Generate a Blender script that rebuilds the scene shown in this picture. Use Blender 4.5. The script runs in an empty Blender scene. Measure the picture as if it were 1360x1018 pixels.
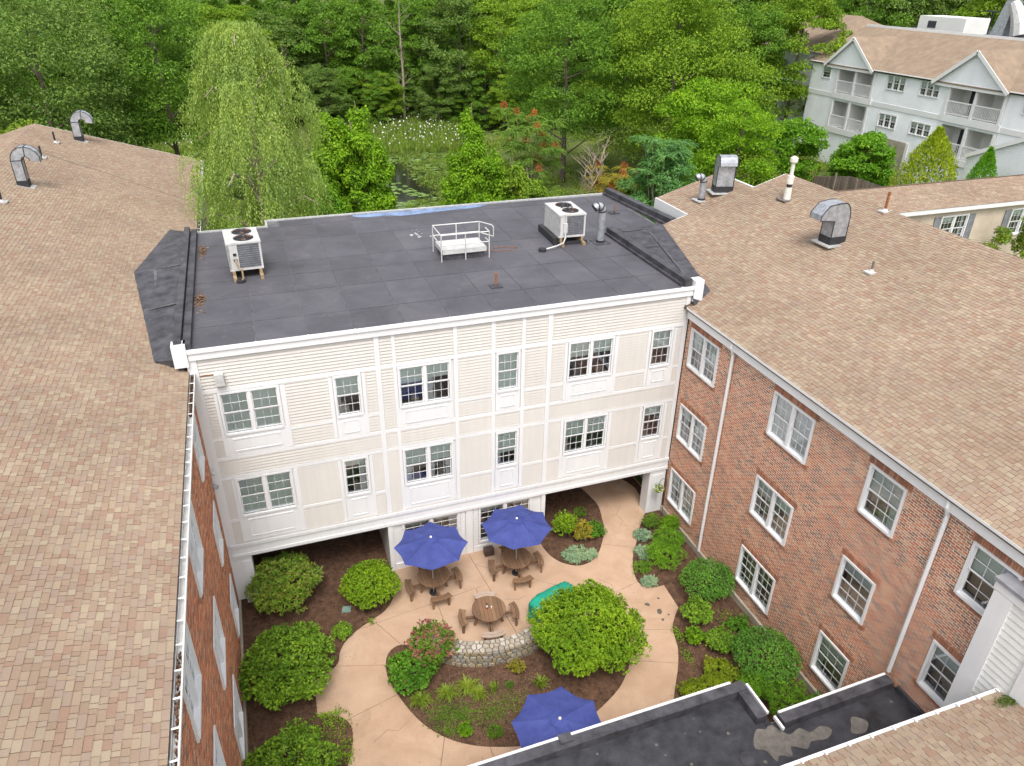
import bpy, math, random
import numpy as np
from mathutils import Vector, Matrix
from math import sin, cos, pi, radians

random.seed(7)
RNG = np.random.default_rng(11)
SC = bpy.context.scene
COL = SC.collection

# ------------------------------------------------------------------ camera
CAMPOS = Vector((2.4535, -22.4780, 20.8258))
RT = Vector((0.94302159, -0.33237365, 0.01542845))
DN = Vector((-0.14885469, -0.46289751, -0.87382388))
FW = Vector((0.29757783, 0.82173819, -0.48599772))
cam_d = bpy.data.cameras.new('camera')
cam = bpy.data.objects.new('camera', cam_d)
COL.objects.link(cam)
m = Matrix((RT, -DN, -FW)).transposed().to_4x4()
m.translation = CAMPOS
cam.matrix_world = m
cam_d.sensor_width = 36.0
cam_d.lens = 36.0 * 986.99 / 1360.0
cam_d.clip_start = 0.1
cam_d.clip_end = 3000
SC.camera = cam

# ------------------------------------------------------------------ world, sun, exposure
SUN_EL, SUN_AZ = radians(60), radians(196)          # azimuth clockwise from +Y
W = bpy.data.worlds.new('World'); SC.world = W; W.use_nodes = True
nt = W.node_tree
bg = nt.nodes['Background']
sky = nt.nodes.new('ShaderNodeTexSky'); sky.sky_type = 'NISHITA'; sky.sun_disc = False
sky.sun_elevation = SUN_EL; sky.sun_rotation = SUN_AZ
sky.air_density = 1.0; sky.dust_density = 4.0; sky.ozone_density = 1.0
hs = nt.nodes.new('ShaderNodeHueSaturation'); hs.inputs['Saturation'].default_value = 0.25
nt.links.new(sky.outputs[0], hs.inputs['Color']); nt.links.new(hs.outputs[0], bg.inputs[0])
bg.inputs[1].default_value = 0.15
sl = bpy.data.lights.new('sun', 'SUN'); sl.energy = 1.0; sl.angle = radians(20); sl.color = (1.0, 0.95, 0.88)
so = bpy.data.objects.new('sun', sl); COL.objects.link(so)
sd = Vector((sin(SUN_AZ) * cos(SUN_EL), cos(SUN_AZ) * cos(SUN_EL), sin(SUN_EL)))
so.rotation_euler = sd.to_track_quat('Z', 'Y').to_euler(); so.location = (0, -30, 60)
SC.view_settings.view_transform = 'Standard'
SC.view_settings.look = 'None'
SC.view_settings.exposure = 0.96
SC.view_settings.gamma = 1.0
SC.view_settings.use_curve_mapping = False
SC.render.engine = 'CYCLES'

# ------------------------------------------------------------------ materials
def new_mat(name):
    mt = bpy.data.materials.new(name); mt.use_nodes = True
    n = mt.node_tree.nodes; n.clear()
    out = n.new('ShaderNodeOutputMaterial'); b = n.new('ShaderNodeBsdfPrincipled')
    mt.node_tree.links.new(b.outputs[0], out.inputs[0])
    return mt, n, mt.node_tree.links, b, out

def setb(b, rough=.7, metal=0., spec=.4):
    b.inputs['Roughness'].default_value = rough; b.inputs['Metallic'].default_value = metal
    b.inputs['Specular IOR Level'].default_value = spec

def c4(c): return (c[0], c[1], c[2], 1)

def ramp(n, stops, const=False):
    r = n.new('ShaderNodeValToRGB')
    if const: r.color_ramp.interpolation = 'CONSTANT'
    e = r.color_ramp.elements
    while len(e) < len(stops): e.new(0.5)
    for k, (p, c) in enumerate(stops):
        e[k].position = p; e[k].color = c4(c)
    return r

def noise(n, l, scale, detail=4, rough=.6, vec=None, dist=0):
    t = n.new('ShaderNodeTexNoise'); t.inputs['Scale'].default_value = scale
    t.inputs['Detail'].default_value = detail; t.inputs['Roughness'].default_value = rough
    t.inputs['Distortion'].default_value = dist
    if vec is not None: l.new(vec, t.inputs['Vector'])
    return t

def worldpos(n):
    return n.new('ShaderNodeNewGeometry').outputs['Position']

def rnd(n, l):
    g = n.new('ShaderNodeNewGeometry'); o = n.new('ShaderNodeObjectInfo')
    a = n.new('ShaderNodeMath'); a.operation = 'ADD'
    f = n.new('ShaderNodeMath'); f.operation = 'FRACT'
    l.new(g.outputs['Random Per Island'], a.inputs[0]); l.new(o.outputs['Random'], a.inputs[1])
    l.new(a.outputs[0], f.inputs[0])
    return f.outputs[0]

def mixc(n, l, fac, a, b, mode='MIX'):
    x = n.new('ShaderNodeMix'); x.data_type = 'RGBA'; x.blend_type = mode
    for sock, v in ((x.inputs[0], fac), (x.inputs[6], a), (x.inputs[7], b)):
        if hasattr(v, 'links'): l.new(v, sock)
        elif isinstance(v, (int, float)): sock.default_value = v
        else: sock.default_value = c4(v)
    return x.outputs[2]

def bump(n, l, b, h, strength=.3, dist=.02):
    bp = n.new('ShaderNodeBump'); bp.inputs['Strength'].default_value = strength
    bp.inputs['Distance'].default_value = dist
    l.new(h, bp.inputs['Height']); l.new(bp.outputs[0], b.inputs['Normal'])

def plain(name, col, rough=.6, metal=0., var=.12, scale=3., spec=.4, bmp=0.):
    mt, n, l, b, o = new_mat(name); setb(b, rough, metal, spec)
    p = worldpos(n)
    t = noise(n, l, scale, 5, .65, p)
    d = tuple(x * (1 - var * 2) for x in col); u = tuple(min(1, x * (1 + var)) for x in col)
    r = ramp(n, [(.3, d), (.7, u)]); l.new(t.outputs[0], r.inputs[0]); l.new(r.outputs[0], b.inputs['Base Color'])
    if bmp: 
        t2 = noise(n, l, scale * 12, 3, .6, p); bump(n, l, b, t2.outputs[0], bmp, .01)
    return mt

def palette(name, cols, rough=.85, fine=60., fvar=.25, big=.35, bigvar=.15, spec=.3, bmp=.3):
    mt, n, l, b, o = new_mat(name); setb(b, rough, 0, spec)
    k = len(cols)
    r = ramp(n, [(i / k, c) for i, c in enumerate(cols)], True)
    l.new(rnd(n, l), r.inputs[0])
    p = worldpos(n)
    t = noise(n, l, fine, 4, .7, p)
    rr = ramp(n, [(.25, (1 - fvar,) * 3), (.75, (1 + fvar * .6,) * 3)]); l.new(t.outputs[0], rr.inputs[0])
    c = mixc(n, l, 1., r.outputs[0], rr.outputs[0], 'MULTIPLY')
    t2 = noise(n, l, big, 4, .6, p)
    r2 = ramp(n, [(.3, (1 - bigvar,) * 3), (.7, (1 + bigvar * .5,) * 3)]); l.new(t2.outputs[0], r2.inputs[0])
    c = mixc(n, l, 1., c, r2.outputs[0], 'MULTIPLY')
    l.new(c, b.inputs['Base Color'])
    if bmp: bump(n, l, b, t.outputs[0], bmp, .004)
    return mt

def leafmat(name, cols, transl=.35, rough=.5, spec=.35):
    spec = min(spec, .2) * .9; rough = max(rough, .45)
    mt, n, l, b, o = new_mat(name); setb(b, rough, 0, spec)
    k = len(cols)
    r = ramp(n, [(i / max(1, k - 1), c) for i, c in enumerate(cols)])
    l.new(rnd(n, l), r.inputs[0])
    t = noise(n, l, .9, 3, .6, worldpos(n))
    rr = ramp(n, [(.3, (.68, .74, .8)), (.5, (1.0, 1.0, 1.0)), (.72, (1.32, 1.2, 1.1))]); l.new(t.outputs[0], rr.inputs[0])
    c = mixc(n, l, 1., r.outputs[0], rr.outputs[0], 'MULTIPLY')
    l.new(c, b.inputs['Base Color'])
    tr = n.new('ShaderNodeBsdfTranslucent')
    c2 = mixc(n, l, 1., c, (1.15, 1.2, .6), 'MULTIPLY'); l.new(c2, tr.inputs[0])
    mx = n.new('ShaderNodeMixShader'); mx.inputs[0].default_value = transl
    l.new(b.outputs[0], mx.inputs[1]); l.new(tr.outputs[0], mx.inputs[2]); l.new(mx.outputs[0], o.inputs[0])
    return mt

def weathered(name, col, rough=.55):
    mt, n, l, b, o = new_mat(name); setb(b, rough, 0, .35)
    p = worldpos(n); mp = n.new('ShaderNodeMapping'); mp.inputs['Scale'].default_value = (5.5, 5.5, .45); l.new(p, mp.inputs[0])
    t = noise(n, l, 1., 6, .65, mp.outputs[0]); r = ramp(n, [(.35, tuple(x * .955 for x in col)), (.6, col)]); l.new(t.outputs[0], r.inputs[0])
    t2 = noise(n, l, .6, 5, .6, p); r2 = ramp(n, [(.3, (.95, .955, .965)), (.7, (1.02,) * 3)]); l.new(t2.outputs[0], r2.inputs[0])
    c = mixc(n, l, 1., r.outputs[0], r2.outputs[0], 'MULTIPLY'); l.new(c, b.inputs['Base Color']); return mt
M = {}
M['shingle'] = palette('shingle', [(0.303, 0.220, 0.157), (0.326, 0.249, 0.179), (0.276, 0.197, 0.142), (0.289, 0.216, 0.166), (0.312, 0.232, 0.166), (0.342, 0.275, 0.198),
                                   (0.285, 0.189, 0.138), (0.298, 0.227, 0.174), (0.316, 0.243, 0.179), (0.291, 0.209, 0.153), (0.312, 0.245, 0.182)], .95, 70, .24, .4, .14, .1, .4)
M['shingle_base'] = plain('shingle_base', (.11, .075, .055), .95)
M['brick'] = palette('brick', [(0.514, 0.191, 0.096), (0.430, 0.158, 0.085), (0.612, 0.263, 0.136), (0.306, 0.145, 0.096), (0.557, 0.225, 0.113), (0.501, 0.237, 0.141),
                               (0.242, 0.143, 0.103), (0.598, 0.342, 0.204), (0.486, 0.171, 0.080), (0.375, 0.211, 0.136), (0.570, 0.249, 0.136)], .9, 40, .25, .6, .12, .2, .4)
M['brick_trim'] = palette('brick_trim', [(.42, .20, .125), (.36, .16, .10), (.45, .235, .15), (.30, .15, .10)], .9, 40, .2, .6, .1, .2, .4)
M['mortar'] = plain('mortar', (.80, .72, .62), .95, var=.1, scale=8)
M['white'] = weathered('white_trim', (.74, .737, .737), .45)
M['siding'] = weathered('siding_cream', (.585, .555, .515))
M['siding_white'] = plain('siding_white', (.72, .72, .69), .55, var=.04, scale=.8)
M['siding_tan'] = plain('siding_tan', (.52, .44, .34), .6, var=.08, scale=.9)
M['siding_blue'] = plain('siding_pale_blue', (.84, .86, .89), .6, var=.05, scale=.7)
M['soffit'] = plain('soffit', (.42, .42, .43), .7)
M['dark'] = plain('dark_interior', (.045, .047, .055), .9)
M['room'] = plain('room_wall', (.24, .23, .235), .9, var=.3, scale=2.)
M['blind'] = plain('blind', (.84, .92, .86), .6, var=.05, scale=2)
M['blind_w'] = plain('blind_white', (.90, .93, .91), .6, var=.05, scale=2)
M['metal'] = plain('galvanised', (.46, .48, .52), .42, .6, var=.2, scale=5)
M['metal_l'] = plain('pale_metal', (.50, .50, .49), .5, .25, var=.12, scale=5)
M['white_metal'] = plain('white_metal', (.56, .555, .54), .45, .1, var=.1, scale=4)
M['tar'] = plain('tar', (.028, .028, .032), .6, var=.25, scale=9)
M['rust'] = plain('rust', (.30, .11, .04), .9, var=.3, scale=12)
M['wood'] = palette('picnic_wood', [(.20, .115, .065), (.25, .15, .085), (.17, .10, .06), (.22, .125, .07)], .8, 25, .35, 1, .2, .25, .4)
M['wood_grey'] = palette('weathered_wood', [(.44, .34, .27), (.38, .29, .23)], .85, 25, .25, 1, .1)
M['pallet'] = plain('raw_timber', (.33, .24, .14), .85, var=.2, scale=10)
M['fence'] = palette('fence_board', [(.22, .17, .14), (.27, .21, .17), (.18, .14, .12)], .9, 20, .3, 1, .2)
M['bark'] = plain('bark', (.13, .10, .08), .95, var=.3, scale=6, bmp=.5)
M['bark_pale'] = plain('bark_pale', (.33, .26, .21), .9, var=.25, scale=5, bmp=.3)
M['concrete_wall'] = plain('concrete_wall', (.38, .34, .27), .9, var=.12, scale=1.5, bmp=.3)
M['green_tarp'] = plain('green_tarp', (.012, .30, .20), .38, var=.15, scale=3)
M['pvc'] = plain('white_pvc', (.70, .68, .62), .5, var=.12, scale=10)
M['teal'] = plain('teal_lid', (.18, .28, .25), .7, var=.15, scale=8)
M['plastic_black'] = plain('black_plastic', (.03, .03, .035), .5)
M['brown_pot'] = plain('brown_box', (.09, .055, .045), .7)
M['red'] = plain('red_plastic', (.35, .03, .03), .4)
M['shutter'] = plain('shutter_grey', (.24, .25, .27), .6)
M['petal'] = plain('white_petal', (.75, .75, .68), .7)
M['shed_grey'] = plain('grey_roofing', (.25, .25, .27), .8)
M['moss'] = leafmat('moss', [(.10, .16, .03), (.16, .20, .05)], .1)

def mat_umbrella():
    mt, n, l, b, o = new_mat('blue_canvas'); setb(b, .8, 0, .25)
    p = worldpos(n); t = noise(n, l, 2.2, 5, .6, p)
    r = ramp(n, [(.3, (.045, .060, .225)), (.7, (.070, .093, .31))]); l.new(t.outputs[0], r.inputs[0])
    l.new(r.outputs[0], b.inputs['Base Color'])
    t2 = noise(n, l, 5, 4, .55, p, 1.5); bump(n, l, b, t2.outputs[0], .6, .05)
    tr = n.new('ShaderNodeBsdfTranslucent'); l.new(r.outputs[0], tr.inputs[0])
    mx = n.new('ShaderNodeMixShader'); mx.inputs[0].default_value = .15
    l.new(b.outputs[0], mx.inputs[1]); l.new(tr.outputs[0], mx.inputs[2]); l.new(mx.outputs[0], o.inputs[0])
    return mt
M['umbrella'] = mat_umbrella()

def mat_membrane():
    mt, n, l, b, o = new_mat('roof_membrane'); setb(b, .62, 0, .35)
    p = worldpos(n)
    t = noise(n, l, .55, 6, .62, p, .6)
    r = ramp(n, [(.25, (.056, .054, .063)), (.5, (.078, .075, .088)), (.72, (.105, .10, .112))]); l.new(t.outputs[0], r.inputs[0])
    o2 = n.new('ShaderNodeObjectInfo')
    rr = ramp(n, [(0, (.9,) * 3), (1, (1.1,) * 3)]); l.new(o2.outputs['Random'], rr.inputs[0])
    c = mixc(n, l, 1., r.outputs[0], rr.outputs[0], 'MULTIPLY')
    t3 = noise(n, l, 3.3, 8, .75, p, 1.2)
    r3 = ramp(n, [(.56, (0,) * 3), (.74, (.45,) * 3)]); l.new(t3.outputs[0], r3.inputs[0])
    c = mixc(n, l, r3.outputs[0], c, (.20, .185, .185))
    mp = n.new('ShaderNodeMapping'); mp.inputs['Scale'].default_value = (.35, 6, 1); l.new(p, mp.inputs[0])
    t4 = noise(n, l, 1.0, 6, .7, mp.outputs[0], .3)
    r4 = ramp(n, [(.58, (0,) * 3), (.72, (.30,) * 3)]); l.new(t4.outputs[0], r4.inputs[0])
    c = mixc(n, l, r4.outputs[0], c, (.155, .15, .16))
    l.new(c, b.inputs['Base Color'])
    t5 = noise(n, l, 1.6, 5, .6, p); bump(n, l, b, t5.outputs[0], .35, .02)
    return mt
M['membrane'] = mat_membrane()
M['seam'] = plain('membrane_seam', (.12, .117, .125), .7, var=.3, scale=2.5)
M['membrane_dark'] = plain('membrane_dark', (.045, .045, .052), .45, var=.35, scale=1.6, bmp=.15)
M['membrane_flash'] = plain('membrane_flashing', (.066, .064, .074), .6, var=.35, scale=2.2, bmp=.3)

def mat_concrete():
    mt, n, l, b, o = new_mat('tan_concrete'); setb(b, .88, 0, .25)
    p = worldpos(n)
    t = noise(n, l, .7, 6, .62, p, .5)
    r = ramp(n, [(.28, (.40, .265, .175)), (.5, (.47, .32, .22)), (.75, (.54, .385, .275))]); l.new(t.outputs[0], r.inputs[0])
    t2 = noise(n, l, 26, 6, .75, p)
    r2 = ramp(n, [(.25, (.86,) * 3), (.75, (1.08,) * 3)]); l.new(t2.outputs[0], r2.inputs[0])
    c = mixc(n, l, 1., r.outputs[0], r2.outputs[0], 'MULTIPLY')
    t3 = noise(n, l, 1.3, 8, .72, p, 1.4)
    r3 = ramp(n, [(.54, (0,) * 3), (.78, (.5,) * 3)]); l.new(t3.outputs[0], r3.inputs[0])
    c = mixc(n, l, r3.outputs[0], c, (.26, .185, .13))
    l.new(c, b.inputs['Base Color']); bump(n, l, b, t2.outputs[0], .25, .004)
    return mt
M['concrete'] = mat_concrete()
M['mulch'] = palette('mulch', [(.12, .062, .036), (.17, .092, .052), (.08, .042, .028), (.22, .13, .08), (.14, .075, .042)], .95, 30, .4, .8, .3, .15, .6)
M['mulch_base'] = plain('mulch_soil', (.115, .062, .038), .97, var=.35, scale=5, bmp=.8)
M['soil_dry'] = palette('dry_mulch', [(.20, .12, .075), (.26, .17, .11), (.16, .09, .055)], .95, 30, .3, .8, .3)
M['stone'] = palette('fieldstone', [(.31, .26, .18), (.25, .215, .16), (.37, .32, .24), (.22, .17, .115), (.31, .24, .14), (.33, .30, .25), (.26, .245, .22)], .9, 14, .3, 2, .15, .25, .6)
M['stone_cap'] = palette('cap_stone', [(.42, .37, .30), (.36, .31, .25), (.47, .43, .37), (.31, .27, .22), (.39, .33, .25)], .9, 14, .28, 2, .15, .25, .6)
M['grout'] = plain('grout', (.12, .10, .085), .95, var=.2, scale=10)
M['mud'] = plain('dried_mud', (.15, .135, .12), .9, var=.2, scale=4)

def mat_glass():
    mt, n, l, b, o = new_mat('window_glass')
    n.remove(b)
    tr = n.new('ShaderNodeBsdfTransparent'); tr.inputs[0].default_value = (.95, .97, .97, 1)
    gl = n.new('ShaderNodeBsdfGlossy'); gl.inputs['Roughness'].default_value = .03; gl.inputs[0].default_value = (.9, .95, 1, 1)
    fr = n.new('ShaderNodeFresnel'); fr.inputs[0].default_value = 1.6
    ad = n.new('ShaderNodeMath'); ad.operation = 'ADD'; ad.inputs[1].default_value = .10
    l.new(fr.outputs[0], ad.inputs[0])
    mx = n.new('ShaderNodeMixShader'); l.new(ad.outputs[0], mx.inputs[0]); l.new(tr.outputs[0], mx.inputs[1]); l.new(gl.outputs[0], mx.inputs[2])
    l.new(mx.outputs[0], o.inputs[0])
    return mt
M['glass'] = mat_glass()

def mat_water():
    mt, n, l, b, o = new_mat('pond_water'); setb(b, .08, 0, .5)
    b.inputs['Base Color'].default_value = (.020, .022, .014, 1)
    t = noise(n, l, 2.5, 3, .5, worldpos(n)); bump(n, l, b, t.outputs[0], .08, .05)
    return mt
M['water'] = mat_water()
M['blue_gloss'] = plain('blue_film', (.16, .24, .42), .25, var=.3, scale=1.5)

def mat_ground():
    mt, n, l, b, o = new_mat('wild_ground'); setb(b, .95, 0, .2)
    p = worldpos(n)
    t = noise(n, l, .25, 7, .65, p, .7)
    r = ramp(n, [(.3, (.06, .08, .022)), (.5, (.10, .135, .035)), (.7, (.15, .17, .05))]); l.new(t.outputs[0], r.inputs[0])
    t2 = noise(n, l, 5, 5, .7, p)
    c = mixc(n, l, 1., r.outputs[0], t2.outputs[1], 'SOFT_LIGHT')
    l.new(c, b.inputs['Base Color']); bump(n, l, b, t2.outputs[0], .6, .15)
    return mt
M['ground'] = mat_ground()

M['lf_forest'] = leafmat('leaf_forest', [(0.078, 0.167, 0.021), (0.121, 0.242, 0.026), (0.178, 0.322, 0.034), (0.135, 0.265, 0.029)], .34)
M['lf_forest2'] = leafmat('leaf_forest_light', [(0.133, 0.235, 0.019), (0.199, 0.325, 0.025), (0.274, 0.406, 0.037)], .36)
M['lf_forest3'] = leafmat('leaf_forest_blue', [(0.101, 0.176, 0.037), (0.149, 0.245, 0.049), (0.211, 0.314, 0.065)], .32)
M['lf_birch'] = leafmat('leaf_birch', [(0.210, 0.318, 0.066), (0.310, 0.434, 0.096), (0.408, 0.521, 0.143), (0.253, 0.362, 0.086)], .38)
M['lf_vine'] = leafmat('leaf_vine', [(0.133, 0.276, 0.012), (0.204, 0.389, 0.017), (0.281, 0.464, 0.026), (0.094, 0.200, 0.014)], .40)
M['lf_fern'] = leafmat('leaf_fern', [(0.098, 0.244, 0.014), (0.147, 0.325, 0.019), (0.216, 0.406, 0.034)], .35)
M['lf_sumac'] = leafmat('leaf_sumac', [(0.095, 0.203, 0.030), (0.151, 0.270, 0.042), (0.208, 0.304, 0.048)], .35)
M['lf_red'] = leafmat('leaf_red', [(.42, .10, .035), (.50, .16, .05), (.33, .09, .03)], .3)
M['lf_blue'] = leafmat('leaf_bluegreen', [(0.088, 0.211, 0.060), (0.127, 0.281, 0.078), (0.176, 0.351, 0.102)], .3)
M['lf_yellow'] = leafmat('leaf_yellow', [(0.352, 0.300, 0.030), (0.242, 0.240, 0.030), (0.440, 0.320, 0.050), (0.132, 0.180, 0.020)], .3)
M['lf_rhodo'] = leafmat('leaf_rhodo', [(0.094, 0.202, 0.015), (0.173, 0.323, 0.022), (0.266, 0.444, 0.037), (0.062, 0.134, 0.015), (0.329, 0.484, 0.055)], .25, .38, .5)
M['lf_rhodo_d'] = leafmat('leaf_rhodo_dark', [(0.094, 0.182, 0.022), (0.156, 0.280, 0.029), (0.235, 0.393, 0.044), (0.281, 0.224, 0.061), (0.204, 0.350, 0.039)], .22, .38, .5)
M['lf_bright'] = leafmat('leaf_bright', [(0.150, 0.280, 0.012), (0.213, 0.370, 0.016), (0.288, 0.426, 0.026), (0.100, 0.202, 0.012)], .35)
M['lf_holly'] = leafmat('leaf_holly', [(0.061, 0.168, 0.021), (0.103, 0.247, 0.029), (0.171, 0.365, 0.046)], .15, .3, .6)
M['lf_juniper'] = leafmat('leaf_juniper', [(0.116, 0.264, 0.018), (0.178, 0.358, 0.024), (0.243, 0.434, 0.039)], .25)
M['lf_gold'] = leafmat('leaf_gold', [(0.220, 0.304, 0.016), (0.308, 0.378, 0.022), (0.165, 0.252, 0.018)], .35)
M['lf_silver'] = leafmat('leaf_silver', [(0.209, 0.316, 0.180), (0.286, 0.388, 0.234), (0.154, 0.245, 0.126)], .2)
M['lf_pink'] = leafmat('leaf_pink', [(.36, .12, .10), (.42, .17, .14), (.28, .14, .09), (.40, .23, .16)], .3)
M['lf_hydr'] = leafmat('leaf_hydrangea', [(0.060, 0.172, 0.013), (0.105, 0.251, 0.020), (0.164, 0.330, 0.033)], .3)
M['lf_day'] = leafmat('leaf_daylily', [(0.150, 0.246, 0.022), (0.225, 0.325, 0.035), (0.288, 0.347, 0.050)], .35)
M['lf_weed'] = leafmat('leaf_weed', [(0.084, 0.187, 0.015), (0.132, 0.253, 0.025), (0.192, 0.264, 0.040)], .35)
M['lf_under'] = leafmat('leaf_undergrowth', [(0.088, 0.186, 0.017), (0.167, 0.287, 0.026), (0.235, 0.355, 0.036), (0.294, 0.304, 0.048), (0.137, 0.220, 0.024)], .3)
M['lf_marsh'] = leafmat('leaf_marsh', [(0.156, 0.278, 0.031), (0.221, 0.313, 0.051), (0.130, 0.226, 0.031), (0.260, 0.261, 0.071)], .3)
M['lf_lily'] = leafmat('leaf_lily', [(0.099, 0.180, 0.032), (0.149, 0.240, 0.059), (0.211, 0.300, 0.108)], .1)
M['lf_thuja'] = leafmat('leaf_thuja', [(0.115, 0.294, 0.016), (0.179, 0.420, 0.021)], .25)
M['lf_gthuja'] = leafmat('leaf_gold_thuja', [(0.357, 0.429, 0.024), (0.260, 0.370, 0.024), (0.455, 0.526, 0.036), (0.146, 0.254, 0.024)], .25)

# ------------------------------------------------------------------ mesh helpers
def wloc(p):
    v = Vector((0, 0, 0))
    while p is not None:
        v += p.location; p = p.parent
    return v

def mesh_np(name, V, F, mat, smooth=False):
    V = np.asarray(V, np.float32); F = np.asarray(F, np.int32)
    me = bpy.data.meshes.new(name)
    me.vertices.add(len(V)); me.vertices.foreach_set('co', V.ravel())
    k = F.shape[1]
    me.loops.add(F.size); me.loops.foreach_set('vertex_index', F.ravel())
    me.polygons.add(len(F)); me.polygons.foreach_set('loop_start', np.arange(0, F.size, k, dtype=np.int32))
    me.polygons.foreach_set('loop_total', np.full(len(F), k, np.int32))
    me.polygons.foreach_set('use_smooth', np.full(len(F), bool(smooth)))
    me.materials.append(mat); me.update(calc_edges=True)
    return me

def put(name, me, parent=None, loc=(0, 0, 0), rotz=0, **props):
    o = bpy.data.objects.new(name, me); COL.objects.link(o)
    o.parent = parent; o.location = loc; o.rotation_euler = (0, 0, rotz)
    for k, v in props.items(): o[k] = v
    return o

def thing(name, label, cat, loc=(0, 0, 0), rotz=0, group=None):
    o = bpy.data.objects.new(name, None); COL.objects.link(o)
    o.location = loc; o.rotation_euler = (0, 0, rotz); o.empty_display_size = .2
    o['label'] = label; o['category'] = cat
    if group: o['group'] = group
    return o

class MB:
    def __init__(s): s.V = []; s.F = []
    def add(s, vs, fs):
        b = len(s.V); s.V += [tuple(v) for v in vs]; s.F += [tuple(b + i for i in f) for f in fs]; return s
    def box(s, x0, x1, y0, y1, z0, z1):
        return s.add([(x0, y0, z0), (x1, y0, z0), (x1, y1, z0), (x0, y1, z0), (x0, y0, z1), (x1, y0, z1), (x1, y1, z1), (x0, y1, z1)],
                     [(0, 3, 2, 1), (4, 5, 6, 7), (0, 1, 5, 4), (1, 2, 6, 5), (2, 3, 7, 6), (3, 0, 4, 7)])
    def beam(s, a, b, w, h, up=(0, 0, 1)):
        a = Vector(a); b = Vector(b); d = (b - a).normalized(); u = Vector(up)
        r = d.cross(u)
        if r.length < 1e-4: r = d.cross(Vector((1, 0, 0)))
        r.normalize(); u = r.cross(d)
        v = []
        for p in (a, b):
            for q in ((-1, -1), (1, -1), (1, 1), (-1, 1)): v.append(p + r * (q[0] * w / 2) + u * (q[1] * h / 2))
        return s.add(v, [(0, 3, 2, 1), (4, 5, 6, 7), (0, 1, 5, 4), (1, 2, 6, 5), (2, 3, 7, 6), (3, 0, 4, 7)])
    def tube(s, pts, rad, n=8, cap=True):
        pts = [Vector(p) for p in pts]
        if not hasattr(rad, '__len__'): rad = [rad] * len(pts)
        prev = None; rings = []
        for i, p in enumerate(pts):
            d = (pts[min(i + 1, len(pts) - 1)] - pts[max(i - 1, 0)]).normalized()
            if prev is None:
                r = d.cross(Vector((0, 0, 1)))
                if r.length < 1e-3: r = Vector((1, 0, 0))
            else: r = prev - d * prev.dot(d)
            r.normalize(); prev = r; u = d.cross(r)
            rings.append([p + (r * cos(2 * pi * k / n) + u * sin(2 * pi * k / n)) * rad[i] for k in range(n)])
        vs = [v for rg in rings for v in rg]; fs = []
        for i in range(len(pts) - 1):
            for k in range(n):
                k2 = (k + 1) % n; fs.append((i * n + k, i * n + k2, (i + 1) * n + k2, (i + 1) * n + k))
        if cap:
            fs.append(tuple(range(n - 1, -1, -1))); fs.append(tuple((len(pts) - 1) * n + k for k in range(n)))
        return s.add(vs, fs)
    def prism(s, poly, z0, z1, bottom=False):
        n = len(poly)
        vs = [(x, y, z0) for x, y in poly] + [(x, y, z1) for x, y in poly]
        fs = [tuple(range(n, 2 * n))] + [(k, (k + 1) % n, n + (k + 1) % n, n + k) for k in range(n)]
        if bottom: fs.append(tuple(range(n - 1, -1, -1)))
        return s.add(vs, fs)
    def frame(s, x0, x1, z0, z1, w, y0, y1):      # picture-frame in the XZ plane
        s.box(x0, x0 + w, y0, y1, z0, z1); s.box(x1 - w, x1, y0, y1, z0, z1)
        s.box(x0 + w, x1 - w, y0, y1, z0, z0 + w); s.box(x0 + w, x1 - w, y0, y1, z1 - w, z1); return s
    def mesh(s, name, mat, off=(0, 0, 0), smooth=False):
        me = bpy.data.meshes.new(name)
        me.from_pydata([(x - off[0], y - off[1], z - off[2]) for x, y, z in s.V], [], s.F)
        me.materials.append(mat)
        me.polygons.foreach_set('use_smooth', [bool(smooth)] * len(me.polygons))
        me.update(); return me
    def obj(s, name, mat, parent=None, local=False, smooth=False, loc=(0, 0, 0), **props):
        off = (0, 0, 0) if (local or parent is None) else wloc(parent)
        return put(name, s.mesh(name, mat, off, smooth), parent, loc, 0, **props)

def boxes_np(B):
    """B: (n,6) x0,x1,y0,y1,z0,z1 -> V,F"""
    B = np.asarray(B, float); n = len(B)
    ix = [(0, 2, 4), (1, 2, 4), (1, 3, 4), (0, 3, 4), (0, 2, 5), (1, 2, 5), (1, 3, 5), (0, 3, 5)]
    V = np.stack([B[:, list(i)] for i in ix], 1).reshape(-1, 3)
    f = np.array([(0, 3, 2, 1), (4, 5, 6, 7), (0, 1, 5, 4), (1, 2, 6, 5), (2, 3, 7, 6), (3, 0, 4, 7)])
    F = (f[None] + (np.arange(n) * 8)[:, None, None]).reshape(-1, 4)
    return V, F

def catmull(pts, k=6, closed=True):
    P = [Vector(p) for p in pts]; n = len(P); out = []
    rng = range(n) if closed else range(n - 1)
    for i in rng:
        if closed: a, b, c, d = P[i - 1], P[i], P[(i + 1) % n], P[(i + 2) % n]
        else: a, b, c, d = P[max(i - 1, 0)], P[i], P[i + 1], P[min(i + 2, n - 1)]
        for j in range(k):
            t = j / k
            out.append(.5 * ((2 * b) + (c - a) * t + (2 * a - 5 * b + 4 * c - d) * t * t + (3 * b - a - 3 * c + d) * t ** 3))
    if not closed: out.append(P[-1])
    return [tuple(v) for v in out]

def inpoly(P, poly):
    x, y = P[:, 0], P[:, 1]; r = np.zeros(len(P), bool); n = len(poly)
    for i in range(n):
        x1, y1 = poly[i]; x2, y2 = poly[(i + 1) % n]
        c = ((y1 > y) != (y2 > y)) & (x < (x2 - x1) * (y - y1) / (y2 - y1 + 1e-12) + x1)
        r ^= c
    return r

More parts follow.
